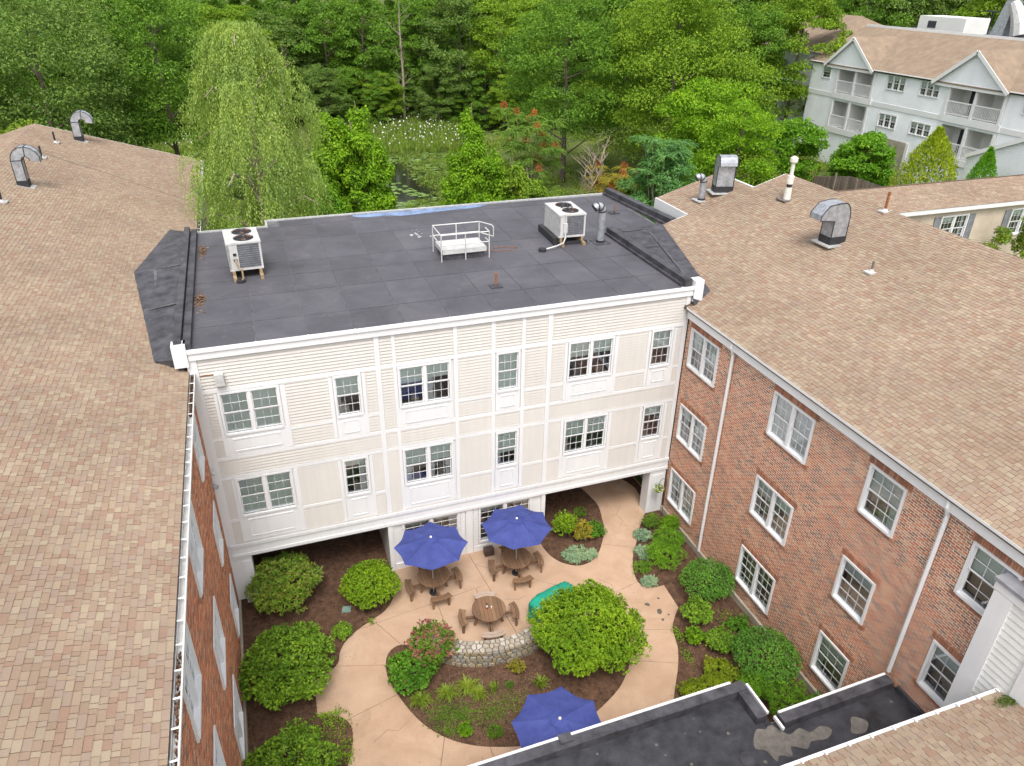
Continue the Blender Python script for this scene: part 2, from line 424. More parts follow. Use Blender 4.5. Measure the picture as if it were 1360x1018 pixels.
def clip_half(poly, p, n):
    """keep the side where (x-p).n <= 0"""
    out = []; k = len(poly)
    for i in range(k):
        a = poly[i]; b = poly[(i + 1) % k]
        da = (a[0] - p[0]) * n[0] + (a[1] - p[1]) * n[1]; db = (b[0] - p[0]) * n[0] + (b[1] - p[1]) * n[1]
        if da <= 0: out.append(a)
        if (da < 0 < db) or (db < 0 < da):
            t = da / (da - db); out.append((a[0] + (b[0] - a[0]) * t, a[1] + (b[1] - a[1]) * t))
    return out

def nrm(A): return A / np.maximum(np.linalg.norm(A, axis=-1, keepdims=True), 1e-9)

def leaf_quads(P, A, N, L, Wd, curl=.15):
    """diamond leaves: base P, axis A, facing N"""
    n = len(P); A = nrm(A); S = nrm(np.cross(A, N)); Nn = np.cross(S, A)
    L = np.asarray(L).reshape(-1, 1) * np.ones((n, 1)); Wd = np.asarray(Wd).reshape(-1, 1) * np.ones((n, 1))
    mid = P + A * L * .5 + Nn * L * curl * .5
    V = np.stack([P, mid + S * Wd * .5, P + A * L - Nn * L * curl, mid - S * Wd * .5], 1).reshape(-1, 3)
    F = np.arange(n * 4).reshape(-1, 4)
    return V, F

def rdir(n, zmin=-1.):
    z = RNG.uniform(zmin, 1, n); a = RNG.uniform(0, 2 * pi, n); r = np.sqrt(np.maximum(0, 1 - z * z))
    return np.stack([r * np.cos(a), r * np.sin(a), z], 1)

def clump_leaves(C, R, per, L, Wd, flat=.75, zmin=-.35, droop=.3, jit=.25):
    """leaves on the outside of blobs at centres C with radii R"""
    C = np.repeat(C, per, 0); r = np.repeat(R, per).reshape(-1, 1)
    n = len(C); d = rdir(n, zmin)
    P = C + d * r * RNG.uniform(.55, 1.08, (n, 1)) * np.array([1, 1, flat])
    A = nrm(d * .7 + rdir(n) * .8 + np.array([0, 0, -droop]))
    N = nrm(d + rdir(n) * .55 + np.array([0, 0, .55]))
    s = RNG.uniform(1 - jit, 1 + jit, n)
    return leaf_quads(P, A, N, L * s, Wd * s)

# ------------------------------------------------------------------ terrain (open country)
G = -.15
def terr(x, y):
    t = np.clip((x - 40) / 18., 0, 1); t = t * t * (3 - 2 * t)
    q = np.clip((y - 5) / 12., 0, 1)
    far = np.clip((np.hypot(x, y) - 150) / 300., 0, 1) * 8
    return -.32 + 3.9 * t * q + far
xs = np.unique(np.concatenate([np.linspace(-900, -80, 16), np.linspace(-80, 140, 89), np.linspace(140, 1100, 18)]))
ys = np.unique(np.concatenate([np.linspace(-500, -40, 10), np.linspace(-40, 160, 81), np.linspace(160, 1500, 24)]))
XX, YY = np.meshgrid(xs, ys, indexing='ij'); ZZ = terr(XX, YY)
nx, ny = XX.shape
V = np.stack([XX, YY, ZZ], -1).reshape(-1, 3)
ii, jj = np.meshgrid(np.arange(nx - 1), np.arange(ny - 1), indexing='ij'); a = (ii * ny + jj).ravel()
F = np.stack([a, a + ny, a + ny + 1, a + 1], 1)
put('ground', mesh_np('ground', V, F, M['ground'], True), kind='structure')

pond_poly = catmull([(5, 50), (13, 47.5), (21, 49), (25, 56), (26.5, 62), (28, 70), (24, 78), (14, 83), (2, 84), (-6, 80), (-4, 68), (2, 58)], 5)
mb = MB(); mb.prism(pond_poly, -.34, -.24); mb.obj('pond_water', M['water'], kind='structure')

# ------------------------------------------------------------------ windows
WCACHE = {}
def cached(key, fn):
    if key not in WCACHE: WCACHE[key] = fn()
    return WCACHE[key]

def window(root, x, y, z, rotz, w, h, leaves, blinds, case=.075, mull=.11, cols=3, rows=2, depth=.9, head=False, name='window', bm='blind', far=False):
    """opening w*h with lower-left corner at x,y,z; local +x along the wall, local -y outwards"""
    off = wloc(root)
    def frm():
        b = MB(); b.box(-case, 0, -.045, .10, -case, h + case); b.box(w, w + case, -.045, .10, -case, h + case)
        b.box(0, w, -.045, .10, h, h + case); b.box(0, w, -.065, .10, -case, 0)
        lw = (w - mull * (leaves - 1)) / leaves
        for k in range(1, leaves):
            xx = k * lw + (k - 1) * mull; b.box(xx, xx + mull, -.035, .10, 0, h)
        return b.mesh(name, M['white'])
    wo = put(name, cached(('f', w, h, leaves, case, mull), frm), root, Vector((x, y, z)) - off, rotz)
    lw = (w - mull * (leaves - 1)) / leaves; sh = h / 2
    def sash():
        b = MB(); b.frame(.0, lw, 0, sh, .04, 0, .03); return b.mesh('sash', M['white'])
    def munt():
        b = MB(); t = .012; iw = lw - .08; ih = sh - .08
        for k in range(1, cols): xx = .04 + iw * k / cols; b.box(xx - t / 2, xx + t / 2, .006, .022, .04, sh - .04)
        for k in range(1, rows): zz = .04 + ih * k / rows; b.box(.04, lw - .04, .0045, .0235, zz - t / 2, zz + t / 2)
        return b.mesh('muntin_grid', M['white'])
    def pane():
        b = MB(); b.add([(.03, .0, .03), (lw - .03, .0, .03), (lw - .03, .0, sh - .03), (.03, .0, sh - .03)], [(0, 1, 2, 3)]); return b.mesh('pane', M['glass'])
    for k in range(leaves):
        xx = k * (lw + mull)
        for u, yy in ((0, .055), (1, .02)):
            put('sash', cached(('s', lw, sh), sash), wo, (xx, yy, u * sh))
            if cols > 1 or rows > 1: put('muntin_grid', cached(('m', lw, sh, cols, rows), munt), wo, (xx, yy - .002, u * sh))
            put('pane', cached(('p', lw, sh), pane), wo, (xx, yy + .016, u * sh))
        bl = blinds[k % len(blinds)]
        if bl > 0:
            def bli():
                b = MB(); hh = h * bl; ns = max(3, int(hh / .055))
                for q in range(ns):
                    zz = h - .02 - (q + .5) * hh / ns; b.add([(.02, .088, zz - hh / ns * .5), (lw - .02, .088, zz - hh / ns * .5), (lw - .02, .099, zz + hh / ns * .5), (.02, .099, zz + hh / ns * .5)], [(0, 1, 2, 3)])
                if bl < 1: b.box(.03, lw - .03, .088, .10, h - hh - .03, h - hh - .002)
                return b.mesh('blind', M[bm])
            put('blind', cached(('b', lw, h, bl, bm), bli), wo, (xx, 0, 0))
        if random.random() < .55:
            b = MB(); cw = lw * random.choice((.16, .22, .3)); side = random.choice((0, 1, 2))
            for sd_ in ((0,), (1,), (0, 1))[side]:
                for q in range(5):
                    xa = .02 + cw * q / 5 if sd_ == 0 else lw - .02 - cw * (q + 1) / 5
                    b.box(xa, xa + cw / 5, .16 + (.02 if q % 2 else 0), .18 + (.02 if q % 2 else 0), .02, h - .02)
            b.obj('curtain', M['blind_w'], wo, local=True, loc=(xx, 0, 0))
        if random.random() < .6:
            b = MB(); x0 = random.uniform(.1, lw * .5); hh = random.uniform(.12, .3); b.box(x0, x0 + random.uniform(.12, .3), .22, .4, .0, hh); b.tube([(x0 + .1, .3, hh), (x0 + .1, .3, hh + .16)], [.05, .08], 8)
            b.obj('sill_object', M[random.choice(('pvc', 'shutter', 'siding_tan', 'wood_grey'))], wo, local=True, loc=(xx, 0, 0))
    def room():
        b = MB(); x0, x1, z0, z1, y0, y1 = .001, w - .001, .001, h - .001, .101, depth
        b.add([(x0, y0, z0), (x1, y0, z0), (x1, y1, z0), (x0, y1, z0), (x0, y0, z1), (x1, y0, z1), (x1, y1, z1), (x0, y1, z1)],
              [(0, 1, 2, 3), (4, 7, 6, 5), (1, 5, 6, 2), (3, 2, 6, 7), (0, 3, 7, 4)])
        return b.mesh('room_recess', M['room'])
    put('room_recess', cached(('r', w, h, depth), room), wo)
    return wo

def wall_cells(u0, u1, v0, v1, holes):
    us = sorted({u0, u1, *[t for h in holes for t in h[:2] if u0 < t < u1]})
    vs = sorted({v0, v1, *[t for h in holes for t in h[2:] if v0 < t < v1]})
    out = []
    for i in range(len(vs) - 1):
        run = None
        for j in range(len(us) - 1):
            uc = (us[j] + us[j + 1]) / 2; vc = (vs[i] + vs[i + 1]) / 2
            inside = any(h[0] < uc < h[1] and h[2] < vc < h[3] for h in holes)
            if not inside:
                if run is None: run = [us[j], us[j + 1]]
                else: run[1] = us[j + 1]
            if (inside or j == len(us) - 2) and run is not None:
                out.append((run[0], run[1], vs[i], vs[i + 1])); run = None
    return out

def subtract(a, b, cuts):
    segs = [(a, b)]
    for c0, c1 in cuts:
        ns = []
        for s0, s1 in segs:
            if c1 <= s0 or c0 >= s1: ns.append((s0, s1)); continue
            if c0 > s0: ns.append((s0, c0))
            if c1 < s1: ns.append((c1, s1))
        segs = ns
    return [s for s in segs if s[1] - s[0] > .02]

# ------------------------------------------------------------------ brick walls
def brick_wall(root, px, sgn, y0, y1, z0, z1, holes, near, nind=300):
    """wall plane x=px, bricks stand out towards sgn; holes (y0,y1,z0,z1)"""
    mbw = MB()
    for c in wall_cells(y0, y1, z0, z1, holes):
        xa, xb = sorted((px, px - sgn * .25)); mbw.box(xa, xb, c[0], c[1], c[2], c[3])
    wall = mbw.obj('wall', M['mortar'], root)
    CH, BL, J = .0775, .195, .024
    rows = int((z1 - z0) / CH); full = []; cut = []
    for r in range(rows):
        za = z0 + r * CH + J / 2; zb = za + CH - J
        cuts = [(h[0] - .005, h[1] + .005) for h in holes if zb > h[2] - .004 and za < h[3] + .004]
        st = y0 - (BL + J) * (.5 if r % 2 else 0)
        k = int((y1 - st) / (BL + J)) + 1
        for q in range(k):
            a = st + q * (BL + J) + J / 2; b = a + BL
            for s0, s1 in subtract(max(a, y0), min(b, y1), cuts):
                pr = .004 + .004 * random.random()
                t = (s0, s1, za, zb, pr)
                (full if (s1 - s0) > BL - .001 else cut).append(t)
    full.sort(key=lambda t: (t[0] - near[0]) ** 2 + (t[2] - near[1]) ** 2)
    ind, rest = full[:nind], full[nind:] + cut
    bm = MB(); bm.box(0, .02, 0, BL, 0, CH - J)
    bme = bm.mesh('brick', M['brick'])
    off = wloc(wall)
    for s0, s1, za, zb, pr in ind:
        xa = px + sgn * pr if sgn < 0 else px + pr - .02
        put('brick', bme, wall, (xa - off[0], s0 - off[1], za - off[2]))
    B = np.array([[min(px, px + sgn * pr), max(px, px + sgn * pr), s0, s1, za, zb] for s0, s1, za, zb, pr in rest])
    Vv, Ff = boxes_np(B); o2 = wloc(root)
    put('brickwork', mesh_np('brickwork', Vv - np.array(o2), Ff, M['brick']), root, kind='stuff')
    return wall

def brick_courses(root, px, sgn, y0, y1, z0, z1, sill=True):
    """rowlock sill or soldier lintel"""
    B = []; n = max(2, int(round((y1 - y0) / .078)))
    st = (y1 - y0) / n
    pr = .045 if sill else .02
    for k in range(n):
        a = y0 + k * st + .006; B.append([min(px, px + sgn * pr), max(px, px + sgn * pr), a, a + st - .012, z0, z1])
    Vv, Ff = boxes_np(B); o2 = wloc(root)
    put('brick_sill' if sill else 'brick_lintel', mesh_np('courses', Vv - np.array(o2), Ff, M['brick_trim']), root)

# ------------------------------------------------------------------ shingled roof planes
def shingles(root, O, U, T, s1, t0, t1, near=None, nind=0, skip=None, exposure=.137, mean=.2):
    """O eave origin, U unit up-slope, T unit along eave"""
    O = np.array(O, float); U = np.array(U, float); T = np.array(T, float); N = np.cross(T, U)
    if N[2] < 0: N = -N
    rows = int(math.ceil(s1 / exposure)); cells = []
    for r in range(rows):
        a = t0 - random.random() * .3
        hi = random.random() < .5
        while a < t1:
            ln = random.choice((.11, .15, .17, .2, .24, .3)) * mean / .2
            b = min(a + ln, t1); aa = max(a, t0)
            if b > aa + .01:
                cells.append((r * exposure, min((r + 1) * exposure, s1), aa, b, (.014 if hi else .006) + random.random() * .003))
            a += ln; hi = not hi if random.random() < .8 else hi
    Cc = np.array(cells)
    if skip is not None:
        ctr = O + np.outer((Cc[:, 0] + Cc[:, 1]) / 2, U) + np.outer((Cc[:, 2] + Cc[:, 3]) / 2, T)
        Cc = Cc[~skip(ctr)]
    idx = np.arange(len(Cc)); ind = []
    if nind:
        ctr = O + np.outer(Cc[:, 0], U) + np.outer(Cc[:, 2], T)
        d = np.linalg.norm(ctr - np.array(near), axis=1)
        order = np.argsort(d); ind = order[:nind]; idx = order[nind:]
    def geom(D):
        s0, s2, a, b, h = [D[:, i:i + 1] for i in range(5)]
        g = .006
        def pt(s, t, hh): return O + s * U + t * T + hh * N
        P = [pt(s0, a + g, h * 0 + .0), pt(s0, b - g, h * 0), pt(s0, b - g, h), pt(s0, a + g, h), pt(s2, a + g, h * 0 + .002), pt(s2, b - g, h * 0 + .002),
             pt(s2, b - g, h * 0), pt(s2, a + g, h * 0)]
        Vv = np.stack(P, 1).reshape(-1, 3)
        f = np.array([(0, 1, 2, 3), (3, 2, 5, 4), (1, 6, 5, 2), (0, 3, 4, 7)])
        Ff = (f[None] + (np.arange(len(D)) * 8)[:, None, None]).reshape(-1, 4)
        return Vv, Ff
    off = np.array(wloc(root))
    Vv, Ff = geom(Cc[idx])
    put('shingle_field', mesh_np('shingle_field', Vv - off, Ff, M['shingle']), root, kind='stuff')
    protos = {}
    for i in ind:
        c = Cc[i]; key = (round(c[3] - c[2], 2), round(c[1] - c[0], 2), round(c[4], 3))
        if key not in protos:
            Vv, Ff = geom(np.array([[0, c[1] - c[0], 0, c[3] - c[2], c[4]]]))
            protos[key] = mesh_np('shingle', Vv - O, Ff, M['shingle'])
        p = O + c[0] * U + c[2] * T - off
        put('shingle', protos[key], root, tuple(p))

SLP = .3
UL = 1 / math.sqrt(1 + SLP * SLP)

# ================================================================== WHITE CENTRAL BUILDING
wb = thing('flat_roofed_building', 'three storey cream clapboard building with flat black roof between the two brick wings', 'building', (0, 0, G))
WX = 17.75
glass = []   # x0,x1,z0,z1,leaves
for (z0, z1) in ((7.31, 8.80), (3.92, 5.42)):
    glass += [(.65, 2.40, z0, z1, 2), (4.27, 5.06, z0, z1, 1), (6.46, 8.22, z0, z1, 2), (10.04, 10.81, z0, z1, 1), (12.86, 14.60, z0, z1, 2), (16.33, 17.12, z0, z1, 1)]
g1f = [(6.25, 8.41, .35, 2.04, 2), (9.33, 11.45, .35, 2.04, 2)]
holes = [(a, b, c, d) for a, b, c, d, _ in glass]
mb = MB()
for c in wall_cells(0, WX, 2.12, 10.35, holes): mb.box(c[0], c[1], 0.02, .22, c[2], c[3])
for c in wall_cells(5.62, 12.12, G, 2.12, [h[:4] for h in g1f]): mb.box(c[0], c[1], 0.02, .22, c[2], c[3])
mb.box(0, .2, .22, 11.9, 2.12, 10.35); mb.box(17.5, WX, .22, 6.7, 2.12, 10.35); mb.box(20.2, 20.4, 6.7, 12.8, 2.12, 10.35)
mb.box(.2, 3, 11.7, 11.9, 2.12, 10.35); mb.box(3, 20.2, 12.6, 12.8, 2.12, 10.35)
mb.box(5.62, 5.82, .22, 2.6, G, 2.12); mb.box(11.92, 12.12, .22, 2.6, G, 2.12)
mb.obj('wall', M['white'], wb)
for q_ in ((.2, 5.6), (12.14, 17.5)):
    mb = MB(); mb.box(q_[0], q_[1], .03, 11.7, 2.13, 2.3); mb.obj('passage_ceiling', M['soffit'], wb)
    mb = MB(); mb.box(q_[0] - .1, q_[1], 2.6, 2.75, G, 2.125); mb.obj('passage_wall', M['soffit'], wb)
# clapboards, one lap per course
rowh = .118; rows = []
def in_trim(): pass
nrow = int((10.2 - 2.72) / rowh)
Vs, Fs = [], []
for r in range(nrow):
    za = 2.72 + r * rowh; zb = za + rowh
    cuts = [(h[0] - .16, h[1] + .16) for h in holes if zb > h[2] - .9 and za < h[3] + .08]
    for s0, s1 in subtract(.02, WX - .02, cuts):
        b = len(Vs)
        Vs += [(s0, .02, za), (s1, .02, za), (s1, -.028, za), (s0, -.028, za), (s1, .012, zb), (s0, .012, zb)]
        Fs += [(b, b + 1, b + 2, b + 3), (b + 3, b + 2, b + 4, b + 5)]
put('siding', mesh_np('siding', np.array(Vs) - np.array((0, 0, G)), np.array(Fs), M['siding']), wb, kind='stuff')
def trim(x0, x1, z0, z1, y=-.034, name='trim_board'):
    b = MB(); b.box(x0, x1, y, .018, z0, z1); b.obj(name, M['white'], wb)
for x in (5.74, 12.02): trim(x - .085, x + .085, 2.74, 10.14, -.048)
for x, x1_, za, zb in ((-.112, .18, .1, 10.14), (WX - .18, WX, 2.12, 10.14)): trim(x, x1_, za, zb, -.048, 'corner_board')
for x in (8.47, 9.86, 11.0): trim(x - .07, x + .07, 2.74, 10.14, -.038)
trim(6.25, 6.37, 2.74, 10.14, -.038)
for (zb, zt, tl) in ((6.44, 8.84, 'u'), (2.76, 5.48, 'l')):
    for x0, x1 in ((.47, .56), (2.5, 2.66), (4.05, 4.17), (5.16, 5.28), (12.64, 12.76), (14.7, 14.84), (16.1, 16.22), (17.22, 17.34)):
        trim(x0, x1, zb, zt, -.036)
for z, t in ((8.96, .13), (6.36, .12), (5.58, .13)):
    for x0, x1 in ((.18, 5.655), (5.825, 11.935), (12.105, 17.57)): trim(x0, x1, z - t / 2, z + t / 2, -.031)
for z in (7.14, 3.76):
    for x0, x1 in ((.18, .47), (2.66, 4.05), (5.28, 5.655), (8.54, 9.79), (11.07, 11.935), (12.105, 12.64), (14.84, 16.1), (17.34, 17.57)):
        trim(x0, x1, z - .055, z + .055, -.030)
# raised panels below the windows
for a, b, c, d, lv in glass:
    zt = c - .075; zb = 6.43 if c > 6 else 2.78
    x0, x1 = a - .09, b + .10
    p = MB(); p.box(x0, x1, -.026, .018, zb, zt); po = p.obj('apron_panel', M['white'], wb)
    f = MB(); ins = .2; f.frame(x0 + ins, x1 - ins, zb + .15, zt - .14, .045, -.052, -.0262); f.obj('moulding', M['white'], po)
    f = MB(); f.box(x0 + ins + .09, x1 - ins - .09, -.038, -.0263, zb + .24, zt - .23)
    if x1 - x0 > 1.2 or True: f.obj('raised_field', M['white'], po)
# fascia, ground floor surrounds, piers
def wpart(name, boxes, mat='white', **kw):
    b = MB()
    for q in boxes: b.box(*q)
    return b.obj(name, M[mat], wb, **kw)
wpart('roof_fascia', [(-.02, WX + .02, -.10, .018, 10.15, 10.50)])
wpart('fascia_moulding', [(-.03, WX + .03, -.15, -.102, 10.40, 10.535)])
wpart('fascia_end_block', [(-.44, -.035, -.16, .26, 9.98, 10.72)])
wpart('fascia_end_block', [(WX + .035, WX + .42, -.16, .26, 9.90, 10.74)])
wpart('belt_fascia', [(0, WX, -.075, .018, 2.20, 2.68)])
wpart('belt_moulding', [(0, WX, -.12, -.077, 2.60, 2.735)])
wpart('belt_moulding', [(0, WX, -.105, -.077, 2.14, 2.27)])
wpart('pier', [(.182, .62, -.055, .5, G, 2.12)]); wpart('pier', [(16.95, 17.72, -.05, .5, G, 2.12)])
wpart('pier_panel', [(.26, .54, -.075, -.057, G + .3, 1.9)]); wpart('pier_panel', [(17.08, 17.6, -.07, -.052, G + .3, 1.9)])
wpart('corner_board', [(5.62, 5.8, -.06, .018, G, 2.12)]); wpart('corner_board', [(11.94, 12.12, -.06, .018, G, 2.12)])
wpart('trim_board', [(8.72, 9.02, -.04, .018, G, 2.12)]); wpart('base_board', [(5.82, 8.70, -.04, .018, G, .12)]); wpart('base_board', [(9.04, 11.92, -.04, .018, G, .12)])
wpart('clapboard', [(8.51, 8.70, -.02, .018, .14 + k * .15, .28 + k * .15) for k in range(13)], kind='stuff'); wpart('clapboard', [(9.04, 9.24, -.02, .018, .14 + k * .15, .28 + k * .15) for k in range(13)], kind='stuff')
BL3 = [[1, 1], [.5], [.42, .36], [1], [.40, .36], [.5]]
BL2 = [[.5, 1], [.18], [.5, .45], [.62], [.5, .48], [.3]]
for k, (a, b, c, d, lv) in enumerate(glass):
    bl = (BL3 if k < 6 else BL2)[k % 6]
    if k == 0: bl = [1, 1]
    if k == 6: bl = [1, 1]
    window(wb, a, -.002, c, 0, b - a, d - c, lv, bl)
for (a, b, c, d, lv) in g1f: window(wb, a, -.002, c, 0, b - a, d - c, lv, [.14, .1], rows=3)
# odd box and lamp on the front wall
b = MB(); b.box(.60, .88, -.22, -.016, 9.20, 9.60); o = b.obj('wall_box', M['white_metal'], wb, label='white metal box mounted high on the cream siding')
b = MB(); b.beam((.1, -.03, 9.56), (.62, -.03, 9.55), .02, .035); b.obj('conduit', M['rust'], wb)
b = MB(); b.tube([(17.82, -.08, 9.8), (17.82, -.08, 8.4)], .03); 

# flat roof sheets
RZ = 10.50
b = MB()
b.prism([(.1, -.09), (17.6, -.09), (17.6, 6.6), (20.35, 6.6), (20.35, 12.75), (3.08, 12.95), (3.08, 11.95), (.1, 11.95)], RZ - .15, RZ - .004)
roof = b.obj('roof', M['seam'], wb)
xsn = [.12, 2.0, 3.6, 5.1, 6.75, 8.3, 9.9, 11.5, 13.1, 14.7, 16.1, 17.3]
ysn = [-.07, 1.55, 3.85, 5.6, 7.1, 9.9, 11.93]
def sheet(x0, x1, y0, y1, sk=.03):
    g = .017
    lift = random.uniform(.004, .012)
    j = lambda: random.uniform(-.02, .02)
    p = MB(); q = [(x0 + g, y0 + g), (x1 - g, y0 + g), (x1 - g, y1 - g), (x0 + g, y1 - g)]
    p.prism(q, RZ - .003, RZ + lift); p.obj('membrane_sheet', M['membrane'], roof)
for i in range(len(xsn) - 1):
    sx = random.uniform(-.1, .1)
    for j in range(len(ysn) - 1): sheet(xsn[i], xsn[i + 1], ysn[j], ysn[j + 1])
    if xsn[i] >= 3.5: sheet(xsn[i], xsn[i + 1], 11.93, 12.80 + (.12 if xsn[i] < 10 else 0))
for x0, x1 in ((17.32, 18.9), (18.9, 20.2)):
    for y0, y1 in ((6.9, 9.9), (9.9, 12.68)): sheet(x0, x1, y0, y1)
def rpart(name, f, mat='membrane_flash'):
    bb = MB(); f(bb); return bb.obj(name, M[mat], wb)
rpart('parapet', lambda q: (q.box(-.36, -.14, -.02, 11.9, 10.0, 10.84), q.box(-.10, .12, -.02, 11.9, 10.3, 10.72), q.box(-.14, -.10, 0, 11.88, 10.3, 10.64)))
rpart('parapet', lambda q: (q.box(17.42, 17.72, -.02, 6.75, 10.3, 10.80), q.box(17.30, 17.418, .1, 6.7, 10.505, 10.60)))
rpart('parapet', lambda q: (q.beam((20.42, 12.9, 10.66), (20.95, 7.0, 10.66), .34, .34), q.beam((20.2, 12.85, 10.56), (20.62, 7.0, 10.56), .12, .12)))
rpart('roof_edge', lambda q: (q.box(3.1, 20.2, 12.84, 12.99, 10.40, 10.56), q.box(.1, 3.08, 11.96, 12.05, 10.40, 10.56), q.box(3.0, 3.09, 12.05, 12.95, 10.40, 10.56)), 'metal_l')
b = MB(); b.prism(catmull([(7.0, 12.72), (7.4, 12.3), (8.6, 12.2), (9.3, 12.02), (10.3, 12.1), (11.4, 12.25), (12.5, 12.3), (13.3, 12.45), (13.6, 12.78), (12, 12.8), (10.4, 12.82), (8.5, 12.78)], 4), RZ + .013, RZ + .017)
b.obj('blue_patch', M['blue_gloss'], roof)  # thin glossy blue sheet with an irregular outline along the rear roof edge
for (x, y, r, c) in ((9.15, 9.0, .22, 'mud'), (9.5, 8.7, .14, 'mud'), (9.3, 9.4, .1, 'mud')):
    for q in range(5):
        b = MB(); cx, cy = x + random.uniform(-.3, .3), y + random.uniform(-.3, .3); rr = r * random.uniform(.2, .5)
        b.prism([(cx + rr * cos(t) * random.uniform(.6, 1.2), cy + rr * sin(t) * random.uniform(.6, 1.2)) for t in np.linspace(0, 2 * pi, 8)[:-1]], RZ + .013, RZ + .016); b.obj('scuff', M['metal_l'], roof)
for (x, y) in ((.35, 9.3), (.32, 3.9)):
    b = MB()
    for q in range(60):
        cx, cy = x + random.gauss(0, .10), y + random.gauss(0, .45); rr = random.uniform(.02, .07)
        b.prism([(cx + rr * cos(t), cy + rr * sin(t)) for t in (0, 1.3, 2.6, 3.9, 5.1)], RZ + .013, RZ + .03)
    b.obj('leaf_litter', M['soil_dry'], roof, kind='stuff')
# membrane crickets onto the shingled roofs
def lz(x): return 9.72 - SLP * (x - .05)
def rz_(x): return 9.75 + SLP * (x - 17.55)
def patch(name, pts, faces, parent, mat='membrane_flash', th=.03):
    bb = MB(); n = len(pts)
    bb.add([Vector(p) for p in pts], faces)
    o = bb.obj(name, M[mat], parent)
    return o
e = .035
Lp = [(-.17, -.02, lz(-.17) + e), (-1.04, .35, lz(-1.04) + e), (-2.13, 7.89, lz(-2.13) + e), (-1.17, 14.2, lz(-1.17) + e), (-.3, 14.3, lz(-.3) + e), (-.37, 0.0, 10.2), (-.37, 7.5, 10.66), (-.37, 11.9, 10.45)]
patch('roof_cricket', Lp, [(0, 1, 5), (1, 2, 6, 5), (2, 3, 7, 6), (3, 4, 7)], wb)
for a_, b_ in (((-1.2, 3.2, 0), (-.4, 0.4, 0)), ):
    pass
sm = MB()
for p, q in (((-2.05, 7.8, 10.40), (-.42, 7.5, 10.68)), ((-1.55, 4.2, 10.25), (-.40, 4.0, 10.50)), ((-.72, .3, 10.02), (-1.35, 7.6, 10.52)), ((-1.35, 7.6, 10.52), (-.55, 12.5, 10.30))):
    sm.beam(p, q, .10, .02)
sm.obj('membrane_seam', M['seam'], wb)
Rp = [(17.74, -.35, rz_(17.74) + e), (18.72, .19, rz_(18.72) + e), (20.36, 6.86, rz_(20.36) + e), (17.74, 6.75, 10.60), (17.74, 0.0, 10.25)]
patch('roof_cricket', Rp, [(0, 1, 4), (1, 2, 3, 4)], wb)
patch('roof_cricket', [(17.6, 6.75, 10.52), (20.36, 6.86, rz_(20.36) + e), (20.9, 6.95, rz_(20.9) + e), (20.9, 7.3, 10.52), (17.6, 7.3, 10.52)], [(0, 1, 2, 3, 4)], wb)
sm = MB()
for p, q in (((17.8, 4.5, 10.56), (19.6, 4.7, 10.44)), ((18.2, .6, 10.28), (19.4, 6.6, 10.60)), ((18.1, 6.5, 10.62), (19.9, 6.6, 10.60))):
    sm.beam(p, q, .05, .015)
sm.obj('membrane_seam', M['seam'], wb)

# ================================================================== RIGHT BRICK WING
rb = thing('brick_wing', 'red brick three storey wing on the right with a tan shingled roof', 'building', (17.8, 0, G))
rows3 = [(7.37, 8.87), (4.01, 5.50), (.80, 2.32)]
colsR = [(-2.17, -.44, 2), (-7.38, -5.56, 2), (-11.03, -9.87, 1), (-14.44, -13.28, 1)]
hR = [(a, b, c, d) for (a, b, _) in colsR for (c, d) in rows3 if not (a < -13 and c < 1)]
hRe = [(a, b, c - .075, d) for a, b, c, d in hR]
brick_wall(rb, 17.8, -1, -17.5, -.06, .12, 9.36, [(a - .075, b + .075, c - .075, d + .075) for a, b, c, d in hR], (-12.5, 7.0))
blR = {(0, 0): [.5, .6], (0, 1): [.3, .45], (0, 2): [.55, .95], (1, 0): [1, 1], (1, 1): [.4, .3], (1, 2): [.12, .0], (2, 0): [.5], (2, 1): [.3], (2, 2): [.45], (3, 0): [.5], (3, 1): [.3]}
for ci, (a, b, lv) in enumerate(colsR):
    for ri, (c, d) in enumerate(rows3):
        if ci == 3 and ri == 2: continue
        window(rb, 17.79, b, c, -pi / 2, b - a, d - c, lv, blR[(ci, ri)], bm='blind_w' if ci == 1 and ri == 0 else 'blind')
        brick_courses(rb, 17.799, -1, a - .18, b + .18, c - .075 - .125, c - .079, True)
        if ri > 0 or True: brick_courses(rb, 17.799, -1, a - .18, b + .18, d + .079, d + .079 + .2, False)
def bpart(root, name, boxes, mat='white', **kw):
    q = MB()
    for t in boxes: q.box(*t)
    return q.obj(name, M[mat], root, **kw)
bpart(rb, 'foundation', [(17.70, 18.1, -17.5, -.06, G - .15, .12)], 'concrete_wall')
bpart(rb, 'frieze_board', [(17.66, 18.0, -17.5, -.18, 9.36, 9.62)])
bpart(rb, 'fascia', [(17.60, 17.655, -17.5, -.2, 9.30, 9.66)])
bpart(rb, 'gutter', [(17.53, 17.655, -17.5, -.2, 9.662, 9.73)], 'white')
bpart(rb, 'gutter_lip', [(17.51, 17.529, -17.5, -.2, 9.67, 9.75)], 'white')
bpart(rb, 'wall_back', [(18.05, 33, 6.6, 6.85, G, 9), (35.7, 36, -17.5, 6.6, G, 7.6), (18.06, 18.3, -17.5, 6.6, G, 9.5), (21.75, 25, 6.86, 9.8, G, 10.4)], 'siding_tan')
